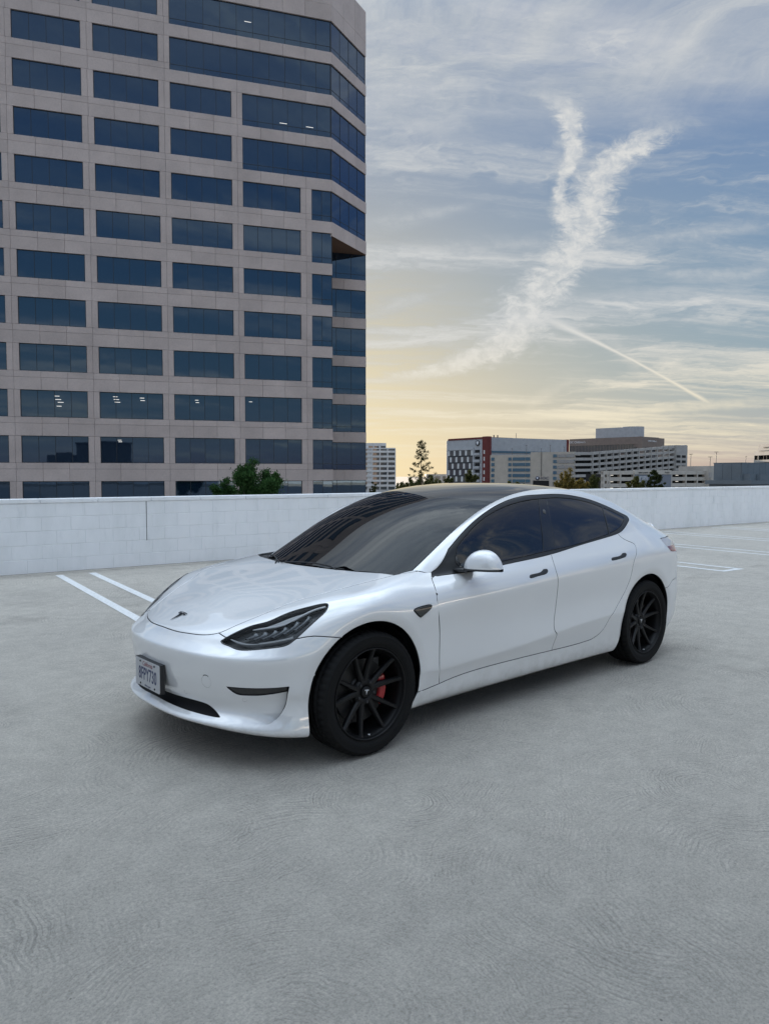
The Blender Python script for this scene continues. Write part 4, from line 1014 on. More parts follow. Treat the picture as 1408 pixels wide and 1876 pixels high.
    mb = MB(); mb.cbox((.30, -.11, 1.285), (.33, .11, 1.345), .01); mb.tube([(.33, 0, 1.33), (.38, 0, 1.36)], .012, 6); mb.build('rear_view_mirror', M_plastic, car)
    # door mirrors
    for s in (1, -1):
        o = empty('door_mirror', (.605, .940, .983) if s > 0 else (.52, -.905, .975), 0, car); rng = np.random.default_rng(1)
        # cap: rounded shell, flat at the back, tapering outwards
        nu, nv = 30, 26; Y0, YW = -.098, .212
        def shape(t):
            u = abs(2*t-1); e = max(1e-3, 1-u**2.3)**.62; return Y0+YW*t, -.040+.116*e*(1-.08*t), (.030+.088*max(1e-3, 1-u**3)**.5)*(1-.30*t), -.050*t**1.6
        G = []
        for i in range(nu):
            t = i/(nu-1); y, top, fr, back = shape(t); row = []
            for j in range(nv):
                a = math.pi*.5*j/(nv-1)            # lower front edge up over the nose to the top back edge
                row.append((fr*math.cos(a)**.75-.012+back, s*y, -.040+(top+.040)*math.sin(a)**.85))
            G.append(row)
        mb = MB(); mb.grid(np.array(G), flip=s > 0); mb.build('mirror_cap', M_paint, o)
        G = [[(-.0125+bk, s*y, -.040+(tp+.040)*k/4*.98) for k in range(5)] for y, tp, fr, bk in map(shape, np.linspace(0, 1, nu))]
        mb = MB(); mb.grid(np.array(G), flip=s < 0); mb.build('mirror_glass', M_gloss, o)
        G = [[(fr*cx_-.012+bk+ox, s*y, -.040+dz) for cx_, ox, dz in ((1., .002, .0015), (1., .003, -.006), (.86, 0, -.013), (.3, 0, -.016), (0, -.002, -.014), (0, -.002, .0015))] for y, tp, fr, bk in map(shape, np.linspace(.01, .995, nu))]
        mb = MB(); mb.grid(np.array(G), closed=True, flip=s > 0); mb.build('mirror_tray', M_trim, o)
        mb = MB(); G = []
        for t in np.linspace(0, 1, 8):
            y = -.175+.12*t; zc = -.055+.002*t; w0, w1 = .105-.03*t, -.075+.04*t
            G.append([(w0+.0, s*y, zc+.006), (w0-.01, s*y, zc-.014+.002*t), (w1, s*y, zc-.014+.002*t), (w1-.005, s*y, zc+.008)])
        mb.grid(np.array(G), closed=True, flip=s > 0); mb.build('mirror_arm', M_trim, o)
    # licence plate with frame
    pl = empty('licence_plate', (2.2885, 0, .411), 0, car); px_ = Matrix.Rotation(math.pi/2, 4, 'Z') @ Matrix.Rotation(math.pi/2, 4, 'X'); tilt = Matrix.Rotation(R(-2), 4, 'Y')
    mb = MB(); mb.box((-.028, -.155, -.079), (-.0015, .155, .079)); mb.build('plate_holder', M_plastic, pl)
    mb = MB(); mb.prism([(-.1525+.012*a, -.0765+.012*b) if False else p for a, b, p in [(0, 0, p) for p in [(-.1445, -.0762), (.1445, -.0762), (.1525, -.068), (.1525, .068), (.1445, .0762), (-.1445, .0762), (-.1525, .068), (-.1525, -.068)]]], -.001, .0012, px_); plate = mb.build('plate', M_plate, pl)
    text_mesh('plate_number', '8FPY730', .098, M_pblue, pl, px_ @ Matrix.Translation((0, -.006, .0016)), .62, .0004, space=1.06, bold=.0012)
    text_mesh('plate_state', 'California', .036, M_pred, pl, px_ @ Matrix.Translation((0, .054, .0016)), .9, .0003, shear=.35)
    text_mesh('plate_footer', 'dmv.ca.gov', .017, M_pblue, pl, px_ @ Matrix.Translation((0, -.064, .0016)), 1., .0003)
    for y, z in ((-.09, .062), (.09, .062), (-.09, -.062), (.09, -.062)): mb = MB(); mb.lathe([(0, .004), (.005, .0035), (.006, 0)], 10, 'x', (.001, y, z)); mb.build('plate_bolt', M_black, pl)
    # emblem on the bonnet
    me = emblem_mesh('emblem', .088, .0025); up = Vector((2.074-2.15, 0, .721-.692)).normalized(); place_mesh(me, (2.108, 0, .7125), (0, 1, 0), up)
    nrm = Vector((0, 1, 0)).cross(up)
    hood_ = next(o for o in car.children if o.name.startswith('hood')); link('emblem', me, M_gloss, hood_)
    # wipers parked along the foot of the windshield
    uvw = lambda y, lift: None
    def on_glass(y, up_):
        """point on the windshield a little above its base line"""
        uu = np.linspace(0, .25, 300); vv = 1-abs(y)/.70; q = T_.pos(np.c_[uu, np.full(300, max(.02, vv))]); zb = .918+.0*abs(y); k = np.argmin(np.abs(q[:, 2]-(zb+up_))); n_ = T_.nor(np.c_[uu[k:k+1], [max(.02, vv)]])[0]; p = q[k]; return Vector((p[0], p[1]*(1 if y > 0 else -1), p[2]))+Vector(n_*(1, 1 if y > 0 else -1, 1))*.012
    for ya, yb in ((.40, -.14), (-.16, -.56)):
        pts = [on_glass(ya+(yb-ya)*t, .012+.018*math.sin(math.pi*t)) for t in np.linspace(0, 1, 12)]; mb = MB(); mb.tube(pts, .004, 6); mb.tube([pts[0]+Vector((.03, 0, -.02)), pts[2]+Vector((.0, 0, .004)), pts[5]+Vector((0, 0, .003))], [.006, .005, .003], 6); mb.build('wiper', M_plastic, car)
build_parts()

# ---------------------------------------------------------------- roof deck, street level, parapet wall, stall lines
def spot(t, dist):
    """ground position at bearing t (tangent right of the heading) and axial distance"""
    c = Vector(CAM['loc']); p = c+(FWD+RGT*t)*dist; return Vector((p.x, p.y, 0))
EYE = CAM['loc'][2]
def concrete_mat():
    m = mat('swirl_finished_concrete', (.4, .4, .4), .8, spec=.25); nd, lk, b = nodes(m); nt = m.node_tree
    tc = N(nt, 'ShaderNodeTexCoord'); obj_ = tc.outputs['Object']
    w1 = N(nt, 'ShaderNodeTexNoise', i_Scale=2.2, i_Detail=4., i_Roughness=.6); lk.new(obj_, w1.inputs['Vector'])
    wv = N(nt, 'ShaderNodeVectorMath', operation='MULTIPLY_ADD'); lk.new(w1.outputs['Color'], wv.inputs[0]); wv.inputs[1].default_value = (.16, .16, 0); lk.new(obj_, wv.inputs[2])
    # colour: broad stains, fine speckle
    n1 = N(nt, 'ShaderNodeTexNoise', i_Scale=.55, i_Detail=7., i_Roughness=.62); lk.new(wv.outputs[0], n1.inputs['Vector'])
    n2 = N(nt, 'ShaderNodeTexNoise', i_Scale=7., i_Detail=8., i_Roughness=.7); lk.new(obj_, n2.inputs['Vector'])
    n3 = N(nt, 'ShaderNodeTexNoise', i_Scale=130., i_Detail=4., i_Roughness=.7); lk.new(obj_, n3.inputs['Vector'])
    r1 = ramp(nt, [(.25, (.49, .455, .40)), (.52, (.57, .525, .458)), (.78, (.625, .578, .502))]); lk.new(n1.outputs[0], r1.inputs[0])
    r2 = ramp(nt, [(.30, .86), (.68, 1.10)]); lk.new(n2.outputs[0], r2.inputs[0])
    r3 = ramp(nt, [(.30, .72), (.50, 1.0), (.72, 1.18)]); lk.new(n3.outputs[0], r3.inputs[0])
    c = mixc(nt, 1., r1.outputs[0], r2.outputs[0], 'MULTIPLY'); c = mixc(nt, 1., c, r3.outputs[0], 'MULTIPLY')
    # dark pits and oil specks
    v = N(nt, 'ShaderNodeTexVoronoi', i_Scale=5.5); v.feature = 'F1'; lk.new(obj_, v.inputs['Vector'])
    sp = ramp(nt, [(.012, 1.), (.03, 0.)]); lk.new(v.outputs['Distance'], sp.inputs[0])
    c = mixc(nt, math_(nt, 'MULTIPLY', sp.outputs[0], .8), c, (.06, .06, .06)); 
    n4 = N(nt, 'ShaderNodeTexNoise', i_Scale=24., i_Detail=5., i_Roughness=.65); lk.new(obj_, n4.inputs['Vector'])
    # trowel swirls: rings about scattered points, each cell its own arc
    def rings(scale, freq, off):
        mp = N(nt, 'ShaderNodeMapping'); mp.inputs['Location'].default_value = off; lk.new(wv.outputs[0], mp.inputs[0])
        vo = N(nt, 'ShaderNodeTexVoronoi', i_Scale=scale, i_Randomness=1.); vo.feature = 'F1'; vo.voronoi_dimensions = '2D'; lk.new(mp.outputs[0], vo.inputs['Vector'])
        d = math_(nt, 'DIVIDE', vo.outputs['Distance'], scale)
        jn = math_(nt, 'MULTIPLY', n2.outputs[0], .022); d = math_(nt, 'ADD', d, jn)
        sp_ = N(nt, 'ShaderNodeSeparateColor'); lk.new(vo.outputs['Color'], sp_.inputs[0]); d = math_(nt, 'MULTIPLY', d, math_(nt, 'MULTIPLY_ADD', sp_.outputs[0], .8, .6))
        s = math_(nt, 'SINE', math_(nt, 'MULTIPLY', d, freq)); s2 = math_(nt, 'SINE', math_(nt, 'MULTIPLY_ADD', d, freq*2.31, 1.3))
        s = math_(nt, 'MULTIPLY_ADD', s2, .6, s)
        ln = math_(nt, 'SINE', math_(nt, 'MULTIPLY_ADD', n4.outputs[0], 5., math_(nt, 'MULTIPLY', d, freq*.42)))
        lr = N(nt, 'ShaderNodeMapRange', i_From_Min=.80, i_From_Max=1.); lk.new(ln, lr.inputs[0])
        return s, lr.outputs[0]
    a, ca = rings(1.0, 330., (0, 0, 0)); a2, cb = rings(.72, 280., (3.7, 1.9, 0))
    sel = N(nt, 'ShaderNodeTexNoise', i_Scale=1.1, i_Detail=3.); lk.new(obj_, sel.inputs['Vector']); rs = ramp(nt, [(.44, 0), (.56, 1)]); lk.new(sel.outputs[0], rs.inputs[0])
    sw = N(nt, 'ShaderNodeMix'); lk.new(rs.outputs[0], sw.inputs[0]); lk.new(a, sw.inputs[2]); lk.new(a2, sw.inputs[3])
    am = N(nt, 'ShaderNodeTexNoise', i_Scale=1.9, i_Detail=5., i_Roughness=.65); mp2 = N(nt, 'ShaderNodeMapping'); mp2.inputs['Location'].default_value = (9, 4, 0); lk.new(obj_, mp2.inputs[0]); lk.new(mp2.outputs[0], am.inputs['Vector'])
    ra = ramp(nt, [(.44, .03), (.70, 1)]); lk.new(am.outputs[0], ra.inputs[0])
    h = math_(nt, 'MULTIPLY', sw.outputs[0], ra.outputs[0])
    g = N(nt, 'ShaderNodeTexNoise', i_Scale=160., i_Detail=5., i_Roughness=.75); lk.new(obj_, g.inputs['Vector'])
    h = math_(nt, 'MULTIPLY_ADD', g.outputs[0], 5.5, h)
    h = math_(nt, 'MULTIPLY_ADD', n4.outputs[0], 3.0, h)
    bp = N(nt, 'ShaderNodeBump', i_Strength=.95, i_Distance=.0030); lk.new(h, bp.inputs['Height']); lk.new(bp.outputs[0], b.inputs['Normal'])
    # grooves hold dirt
    gd = N(nt, 'ShaderNodeMapRange', i_From_Min=-1.3, i_From_Max=.5, i_To_Min=.40, i_To_Max=0.); gh = math_(nt, 'MULTIPLY', sw.outputs[0], ra.outputs[0]); lk.new(gh, gd.inputs[0])
    c = mixc(nt, gd.outputs[0], c, (.16, .15, .14))
    lm = N(nt, 'ShaderNodeMix'); lk.new(rs.outputs[0], lm.inputs[0]); lk.new(ca, lm.inputs[2]); lk.new(cb, lm.inputs[3])
    lmask = math_(nt, 'MULTIPLY', math_(nt, 'MULTIPLY', lm.outputs[0], ra.outputs[0]), .42); c = mixc(nt, lmask, c, (.15, .14, .13))
    n6 = N(nt, 'ShaderNodeTexNoise', i_Scale=58., i_Detail=4., i_Roughness=.62); lk.new(obj_, n6.inputs['Vector']); r6 = ramp(nt, [(.32, .84), (.52, 1.01), (.70, 1.12)]); lk.new(n6.outputs[0], r6.inputs[0])
    c = mixc(nt, 1., c, r6.outputs[0], 'MULTIPLY'); lk.new(c, b.inputs['Base Color'])
    return m
M_deck = concrete_mat()
def wall_paint():
    m = mat('white_painted_block', (.80, .81, .82), .62); nd, lk, b = nodes(m); nt = m.node_tree
    tc = N(nt, 'ShaderNodeTexCoord'); g = N(nt, 'ShaderNodeNewGeometry')
    n1 = N(nt, 'ShaderNodeTexNoise', i_Scale=1.3, i_Detail=7., i_Roughness=.65); mp = N(nt, 'ShaderNodeMapping'); mp.inputs['Scale'].default_value = (1.6, 1.6, .55); lk.new(g.outputs['Position'], mp.inputs[0]); lk.new(mp.outputs[0], n1.inputs['Vector'])
    r = ramp(nt, [(.33, (.79, .80, .80)), (.55, (.87, .875, .88)), (.8, (.89, .89, .89))]); lk.new(n1.outputs[0], r.inputs[0])
    n3 = N(nt, 'ShaderNodeTexNoise', i_Scale=4.2, i_Detail=6., i_Roughness=.7); mp3 = N(nt, 'ShaderNodeMapping'); mp3.inputs['Scale'].default_value = (2.4, 2.4, .5); lk.new(g.outputs['Position'], mp3.inputs[0]); lk.new(mp3.outputs[0], n3.inputs['Vector'])
    r3 = ramp(nt, [(.57, 0), (.78, .34)]); lk.new(n3.outputs[0], r3.inputs[0])
    c = mixc(nt, r3.outputs[0], r.outputs[0], (.52, .54, .56)); lk.new(c, b.inputs['Base Color'])
    n2 = N(nt, 'ShaderNodeTexNoise', i_Scale=90., i_Detail=5., i_Roughness=.7); lk.new(g.outputs['Position'], n2.inputs['Vector'])
    bp = N(nt, 'ShaderNodeBump', i_Strength=.35, i_Distance=.003); lk.new(n2.outputs[0], bp.inputs['Height']); lk.new(bp.outputs[0], b.inputs['Normal'])
    return m
M_wall = wall_paint()
def line_paint():
    m = mat('white_line_paint', (.72, .72, .71), .6); nd, lk, b = nodes(m); nt = m.node_tree
    tc = N(nt, 'ShaderNodeTexCoord'); n = N(nt, 'ShaderNodeTexNoise', i_Scale=26., i_Detail=7., i_Roughness=.7); lk.new(tc.outputs['Object'], n.inputs['Vector'])
    r = ramp(nt, [(.34, (.48, .48, .47)), (.5, (.70, .70, .69)), (.7, (.75, .75, .74))]); lk.new(n.outputs[0], r.inputs[0]); lk.new(r.outputs[0], b.inputs['Base Color'])
    bp = N(nt, 'ShaderNodeBump', i_Strength=.5, i_Distance=.003); lk.new(n.outputs[0], bp.inputs['Height']); lk.new(bp.outputs[0], b.inputs['Normal']); return m
M_line = line_paint()
M_street = mat('street_ground', (.16, .155, .145), .9)
STREET = -13.0
def build_site():
    mb = MB(); mb.add([(-3000, -3000, STREET), (3000, -3000, STREET), (3000, 3000, STREET), (-3000, 3000, STREET)], [(0, 1, 2, 3)])
    tag(mb.build('ground', M_street), kind='structure')
    TH = R(-6.95); W0 = Vector((0, -7.90, 0)); rot = Matrix.Translation(W0) @ Matrix.Rotation(TH, 4, 'Z')
    # deck: top sheet plus the slab edge below the wall
    mb = MB(); xs = [-70, -30, -12, 0, 12, 34]
    mb.box((-70, -.22, -.45), (34, 44, 0), rot); tag(mb.build('roof_deck', M_deck), kind='structure')
    # painted stall markings: closed double lines, 2.86 m apart
    for k in range(-1, 10):
        s = .08-2.86*k; mb = MB(); a, b_ = .42, 5.86; h, w = .235, .052
        for x0, x1, y0, y1 in ((s-h-w, s-h+w, a, b_), (s+h-w, s+h+w, a, b_), (s-h+w+.001, s+h-w-.001, b_-.105, b_-.002)):
            mb.add([rot @ Vector(p) for p in ((x0, y0, .004), (x1, y0, .004), (x1, y1, .004), (x0, y1, .004))], [(0, 1, 2, 3)])
        tag(mb.build('parking_marking', M_line), kind='structure')
    # thin screed along the foot of the wall
    mb = MB(); mb.add([rot @ Vector(p) for p in ((-60, .005, .003), (30, .005, .003), (30, .24, .003), (-60, .24, .003))], [(0, 1, 2, 3)]); tag(mb.build('wall_foot_screed', M_deck), kind='structure')
    # parapet wall of painted blocks
    wall = empty('parapet_wall', W0, TH); tag(wall, 'white painted block wall with coping along the edge of the roof deck', 'wall')
    ch, bl = .2137, .4200
    mb = MB(); mb.box((-60, -.20, 0), (30, -.0065, 5*ch)); mb.box((6., -.01, 0), (30, -.0005, 5*ch)); mb.box((-60, -.01, 0), (-22.02, -.0005, 5*ch)); mb.build('wall_core', M_wall, wall)
    def block(w):
        j = .003; c = .0035; x0, x1, z0, z1 = j, w-j, j, ch-j
        v = [(x0, -.03, z0), (x1, -.03, z0), (x1, -.03, z1), (x0, -.03, z1), (x0, -c, z0), (x1, -c, z0), (x1, -c, z1), (x0, -c, z1), (x0+c, 0, z0+c), (x1-c, 0, z0+c), (x1-c, 0, z1-c), (x0+c, 0, z1-c)]
        f = [(4, 5, 1, 0), (5, 6, 2, 1), (6, 7, 3, 2), (7, 4, 0, 3), (8, 9, 5, 4), (9, 10, 6, 5), (10, 11, 7, 6), (11, 8, 4, 7), (11, 10, 9, 8)]
        m = MB(); m.add(v, [q[::-1] for q in f]); me = m.mesh('block'); me.materials.append(M_wall); return me
    full, half = block(bl), block(bl/2); rnd = random.Random(4)
    for c in range(5):
        x = -22.0; odd = c % 2
        if odd:
            o = link('block', half, None, wall); o.location = (x, 0, c*ch); x += bl/2
        while x < 1.75:
            if x < -20.9 and False: pass
            o = link('block', full, None, wall); o.location = (x, rnd.uniform(-.0012, .0012), c*ch); x += bl
    cap = MB(); cap.cbox((.004, -.225, 0), (.836, .012, .066), .006); cap_me = cap.mesh('coping'); cap_me.materials.append(M_wall)
    x = -60.
    while x < 8:
        o = link('coping', cap_me, None, wall); o.location = (x, rnd.uniform(-.002, .002), 5*ch+.001); x += .84
    # control joint: dark sealant line
    mb = MB(); xj = spotx(rot, -.3258); mb.box((xj-.005, -.004, .42), (xj+.005, .0022, 5*ch)); mb.build('sealant_joint', M_trim, wall)
    # far parapets round the deck, behind the viewer and at both ends
    for nm, lab, p, rz, ln in (('parapet_wall', 'white painted block wall closing the near side of the roof deck', rot @ Vector((34, 44, 0)), TH+math.pi, 104),
                               ('parapet_wall', 'white painted block wall closing the end of the deck past the car nose', rot @ Vector((34, 0, 0)), TH+math.pi/2, 44)):
        o = empty(nm, p, rz); tag(o, lab, 'wall'); m = MB(); m.box((0, -.2, 0), (ln, 0, 5*ch)); m.build('wall_core', M_wall, o)
        m = MB(); m.cbox((0, -.225, 5*ch+.001), (ln, .012, 5*ch+.067), .006); m.build('coping', M_wall, o)
    return rot
def spotx(rot, t):
    """distance along the wall of the point seen at bearing t"""
    inv = rot.inverted(); c = inv @ Vector(CAM['loc']); d = inv.to_3x3() @ (FWD+RGT*t); return c.x-d.x*c.y/d.y
WALL_ROT = build_site()
def build_stair_block():
    o = empty('stair_block', (29.6, 11.0, 0), math.atan2(7.4, -14.6)); tag(o, 'dark concrete stair block on the deck, seen only mirrored in the tower windows', 'building')
    m = mat('dark_concrete', (.10, .10, .10), .85); d = mat('steel_door', (.05, .055, .06), .5)
    mb = MB(); mb.box((0, -8.5, 0), (6.2, 0, 5.6)); mb.build('lower_wing', m, o)
    mb = MB(); mb.box((6.21, -8.6, 0), (16.4, .3, 7.9)); mb.build('tower_wing', m, o)
    mb = MB(); mb.box((6.0, -8.8, 7.91), (16.6, .5, 8.15)); mb.build('roof', m, o)
    mb = MB(); mb.box((9.0, .3, 0), (10.1, .36, 2.2)); dd = mb.build('door', d, o); mb = MB(); mb.tube([(9.9, .38, 1.0), (9.9, .38, 1.2)], .015, 6); mb.build('door_handle', M_line, dd)
build_stair_block()

# ---------------------------------------------------------------- office tower beyond the wall
def precast(name, col):
    m = mat(name, col, .7, spec=.3); nd, lk, b = nodes(m); nt = m.node_tree
    g = N(nt, 'ShaderNodeNewGeometry'); n1 = N(nt, 'ShaderNodeTexNoise', i_Scale=.35, i_Detail=8., i_Roughness=.65); lk.new(g.outputs['Position'], n1.inputs['Vector'])
    n2 = N(nt, 'ShaderNodeTexNoise', i_Scale=9., i_Detail=4., i_Roughness=.7); lk.new(g.outputs['Position'], n2.inputs['Vector'])
    oi = N(nt, 'ShaderNodeObjectInfo')
    r1 = ramp(nt, [(.3, tuple(x*.88 for x in col)), (.7, tuple(x*1.10 for x in col))]); lk.new(n1.outputs[0], r1.inputs[0])
    r2 = ramp(nt, [(.3, .90), (.7, 1.08)]); lk.new(n2.outputs[0], r2.inputs[0])
    v = math_(nt, 'MULTIPLY_ADD', oi.outputs['Random'], .11, .945); cv = N(nt, 'ShaderNodeCombineColor'); [lk.new(v, cv.inputs[i]) for i in range(3)]
    c = mixc(nt, 1., r1.outputs[0], r2.outputs[0], 'MULTIPLY'); c = mixc(nt, 1., c, cv.outputs[0], 'MULTIPLY'); lk.new(c, b.inputs['Base Color']); return m
M_granite = precast('pinkish_precast', (.52, .435, .40))
M_joint = mat('panel_joint', (.06, .055, .055), .9)
def office_glass(name, base, spec_tint, ior):
    m = mat(name, base, .02); nd, lk, b = nodes(m); nt = m.node_tree; b.inputs['IOR'].default_value = ior; b.inputs['Specular Tint'].default_value = (*spec_tint, 1)
    tc = N(nt, 'ShaderNodeNewGeometry'); n = N(nt, 'ShaderNodeTexNoise', i_Scale=.7, i_Detail=2.); lk.new(tc.outputs['Position'], n.inputs['Vector'])
    bp = N(nt, 'ShaderNodeBump', i_Strength=.05, i_Distance=.02); lk.new(n.outputs[0], bp.inputs['Height']); lk.new(bp.outputs[0], b.inputs['Normal']); return m
M_oglass = office_glass('blue_office_glass', (.006, .014, .030), (.50, .72, 1.), 2.2)
M_mull = mat('dark_mullion', (.02, .025, .032), .4)
M_soffit = mat('brown_soffit', (.20, .115, .075), .8)
M_lamp = bpy.data.materials.new('office_lamp'); M_lamp.use_nodes = True; _b = M_lamp.node_tree.nodes['Principled BSDF']; _b.inputs['Emission Color'].default_value = (1, .93, .8, 1); _b.inputs['Emission Strength'].default_value = .16
def build_tower():
    P0 = Vector((-41.461, -55.065, 0)); phi = R(155.934)
    t = empty('office_tower', (P0.x, P0.y, STREET), phi); tag(t, 'tall pinkish precast office tower with rows of dark blue windows', 'building')
    Z = -STREET; FH = 4.1; wt = lambda k: .86+FH*k+Z; WH = 2.42; wb = lambda k: wt(k)-WH; TOP = 50.6+Z
    rnd = random.Random(11)
    # core: everything behind the cladding
    mb = MB(); C0 = 25.2+Z; d = .34
    lo = [(-48, d), (-d, d), (-d, 5.0+d), (4.95-d, 5.0+d), (4.95-d, 36), (-48, 36)]; hi = [(-48, d), (-d*.5, d), (4.95-d, 4.95+d*.4), (4.95-d, 36), (-48, 36)]
    mb.prism(lo, 0, C0-.01); mb.prism(hi, C0+.25, TOP-.2); mb.build('core', M_joint, t)
    mb = MB(); mb.prism([(.0, .02), (4.93, 4.95), (4.93, 5.3), (0, 5.3)], C0-.005, C0+.24); mb.build('soffit', M_soffit, t)
    mb = MB(); mb.box((-47.9, 35.9, 0), (4.9, 36.2, TOP)); mb.box((4.6, 5.2, 0), (4.95, 36, TOP)); mb.box((-48.2, 0, 0), (-47.9, 36, TOP)); mb.build('side_wall', M_granite, t)
    cache = {}
    def plate(name, w, h, m=M_granite, th=.34, g=.010):
        key = (name, round(w, 3), round(h, 3))
        if key not in cache:
            b = MB(); b.box((g, 0, g), (w-g, th, h-g)); me = b.mesh(name); me.materials.append(m); cache[key] = me
        return cache[key]
    def put(name, x, y, z, w, h, rz=0, parent=t):
        o = link(name, plate(name, w, h), None, parent); o.location = (x, y, z); o.rotation_euler = (0, 0, rz); return o
    gc = {}
    def window(x, y, z, w, h, npane, rz=0, transom=False, inset=.14, lamps=()):
        """frame bars with one pane per bay"""
        key = (round(w, 3), round(h, 3), npane, transom)
        if key not in gc:
            b = MB(); f = .05
            b.box((0, 0, 0), (w, .07, f)); b.box((0, 0, h-f), (w, .07, h)); b.box((0, 0, f), (f, .07, h-f)); b.box((w-f, 0, f), (w, .07, h-f))
            for i in range(1, npane): xx = w*i/npane; b.box((xx-.02, .005, f), (xx+.02, .07, h-f))
            if transom: b.box((f, .008, .56), (w-f, .066, .60))
            me = b.mesh('window'); me.materials.append(M_mull); pw = w/npane
            p = MB(); p.box((.01, .03, .03), (pw-.01, .05, h-.03)); pm = p.mesh('pane'); pm.materials.append(M_oglass); gc[key] = (me, pm, pw)
        me, pm, pw = gc[key]; c, s = math.cos(rz), math.sin(rz)
        o = link('window', me, None, t); o.location = (x-s*inset, y+c*inset, z); o.rotation_euler = (0, 0, rz)
        for i in range(npane):
            q = link('pane', pm, None, o); q.location = (i*pw, 0, 0); q.rotation_euler = (R(rnd.uniform(-.12, .12)), 0, R(rnd.uniform(-.18, .18)))
        for (lx, lz, lw) in lamps:
            b = MB(); b.box((lx, .022, lz), (lx+lw*.8, .029, lz+.05)); b.build('ceiling_lamp', M_lamp, o)
        return o
    BAY = 6.6; nb = 6
    wr = lambda i: -3.17-BAY*i; wl = lambda i: -8.75-BAY*i
    # strips of cladding panels between the window rows
    third = BAY/3
    for k in range(0, 13):
        z0 = wt(k-1) if k else wb(0)-1.68
        zs = wb(k) if k < 12 else TOP
        edges = [0.] + [-2.62-third*j for j in range(0, nb*3+1)]
        for a, b_ in zip(edges[1:], edges[:-1]):
            w = b_-a
            if k < 12:
                put('spandrel_panel', a, 0, z0, w, 1.12)
                full = wl(1) if k >= 10 else (wl(0) if k >= 8 else -2.07)          # where the glass runs down to the lower band
                if b_ <= full+1e-6: put('sill_panel', a, 0, z0+1.12, w, .56)
                elif a < full: put('sill_panel', a, 0, z0+1.12, full-a, .56)
            else:
                put('parapet_panel', a, 0, z0, w, 1.5); put('parapet_panel', a, 0, z0+1.5, w, TOP-z0-1.5)
    LIT = {(2, 3): [(2.8, 1.9, .5), (2.85, 1.6, .6), (3.05, 1.35, .6), (2.95, 1.0, .5)], (2, 2): [(1.15, 2.0, .5), (1.2, 1.75, .6), (1.3, 1.5, .6), (3.5, 1.95, .5), (3.55, 1.72, .5)], (2, 1): [(1.9, 1.9, .4), (1.95, 1.68, .4)], (2, 0): [(.4, 1.9, .4)], (1, 2): [(1.5, 2.1, .4), (1.55, 1.95, .4)]}
    for k in range(0, 12):
        z = wb(k)
        for i in range(nb):
            if k >= 10 and i in (0, 1): continue
            if k in (8, 9) and i == 0: continue
            window(wl(i), 0, z, BAY-1.02, WH, 4, lamps=LIT.get((k, i), ()))
        # piers, two slabs each
        for i in range(-1, nb):
            if (k >= 10 and i in (-1, 0)) or (k in (8, 9) and i == -1): continue
            x0 = wl(i) if i >= 0 else -2.07
            xa, xb = (wr(i+1), wl(i)) if i >= 0 else (wr(0), -2.07)
            put('pier_panel', xa, 0, z, (xb-xa)/2, WH); put('pier_panel', (xa+xb)/2, 0, z, (xb-xa)/2, WH)
        if k >= 10: window(wl(1), 0, z-.56, -wl(1), WH+.56, 10, transom=True, lamps=[(6.9, 1.5, .8)] if k == 11 else ())
        elif k >= 8: window(wl(0), 0, z-.56, -wl(0), WH+.56, 6, transom=True, lamps=[(3.6, .75, .9), (6.2, .75, .9)] if k == 9 else ())
        else: window(-2.07, 0, z-.56, 2.07, WH+.56, 2, transom=True)
    # chamfered corner, upper floors
    rz = R(45); L = 7.0; c45 = math.cos(rz)
    for k in range(7, 13):
        z0 = wt(k-1) if k > 7 else 25.2+Z
        if k < 12:
            h = wb(k)-z0-.56
            for j in range(3): put('spandrel_panel', c45*L*j/3, c45*L*j/3, z0, L/3, h, rz)
            window(0, 0, wb(k)-.56, L, WH+.56, 4, rz, True, inset=.10)
        else:
            for j in range(3): put('parapet_panel', c45*L*j/3, c45*L*j/3, z0, L/3, 1.5, rz); put('parapet_panel', c45*L*j/3, c45*L*j/3, z0+1.5, L/3, TOP-z0-1.5, rz)
    # set-back corner, lower floors
    for k in range(0, 7):
        window(0, 5.0, wb(k)-.56, 4.95, WH+.56+(.3 if k == 6 else 0), 3, transom=True)
        z0 = (wt(k-1) if k else wb(0)-1.68)
        for j in range(2): put('spandrel_panel', 4.95*j/2, 5.0, z0, 4.95/2, wb(k)-z0-.56)
    # street-level floors, plain
    mb = MB(); mb.box((-47.8, 0, 0), (0, .33, wb(0)-1.69)); mb.box((0, 5.0, 0), (4.95, 5.33, wb(0)-1.69)); mb.build('base_wall', M_granite, t)
    return t
TOWER = build_tower()

# ---------------------------------------------------------------- the town beyond, right of the tower
M_white = precast('white_render', (.60, .60, .60)); M_beige = precast('beige_concrete', (.46, .41, .35)); M_garage = precast('grey_concrete', (.40, .385, .365))
M_cream = precast('cream_concrete', (.50, .465, .415)); M_grey = precast('light_grey_panel', (.42, .43, .445)); M_brown = precast('brown_stone', (.22, .175, .15))
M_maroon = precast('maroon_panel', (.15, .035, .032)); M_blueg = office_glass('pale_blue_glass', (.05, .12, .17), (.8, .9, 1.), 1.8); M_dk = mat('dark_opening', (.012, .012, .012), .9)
M_dglass = office_glass('grey_office_glass', (.035, .045, .05), (1, 1, 1), 1.9); M_metal = precast('blue_grey_metal', (.15, .18, .205)); M_bgpanel = precast('blue_grey_panel', (.20, .22, .26))
M_mauve = mat('window_blind', (.62, .63, .62), .6); M_pole = mat('pole_metal', (.10, .095, .09), .5)
M_sign = mat('sign_lettering_white', (.75, .76, .78), .5); M_navy = mat('sign_navy', (.012, .02, .075), .5); M_signdk = mat('sign_dark', (.045, .045, .05), .6)
M_clear = glass_mat('see_through_glass', (.02, .02, .02), .85)
SC = 1/1338.76
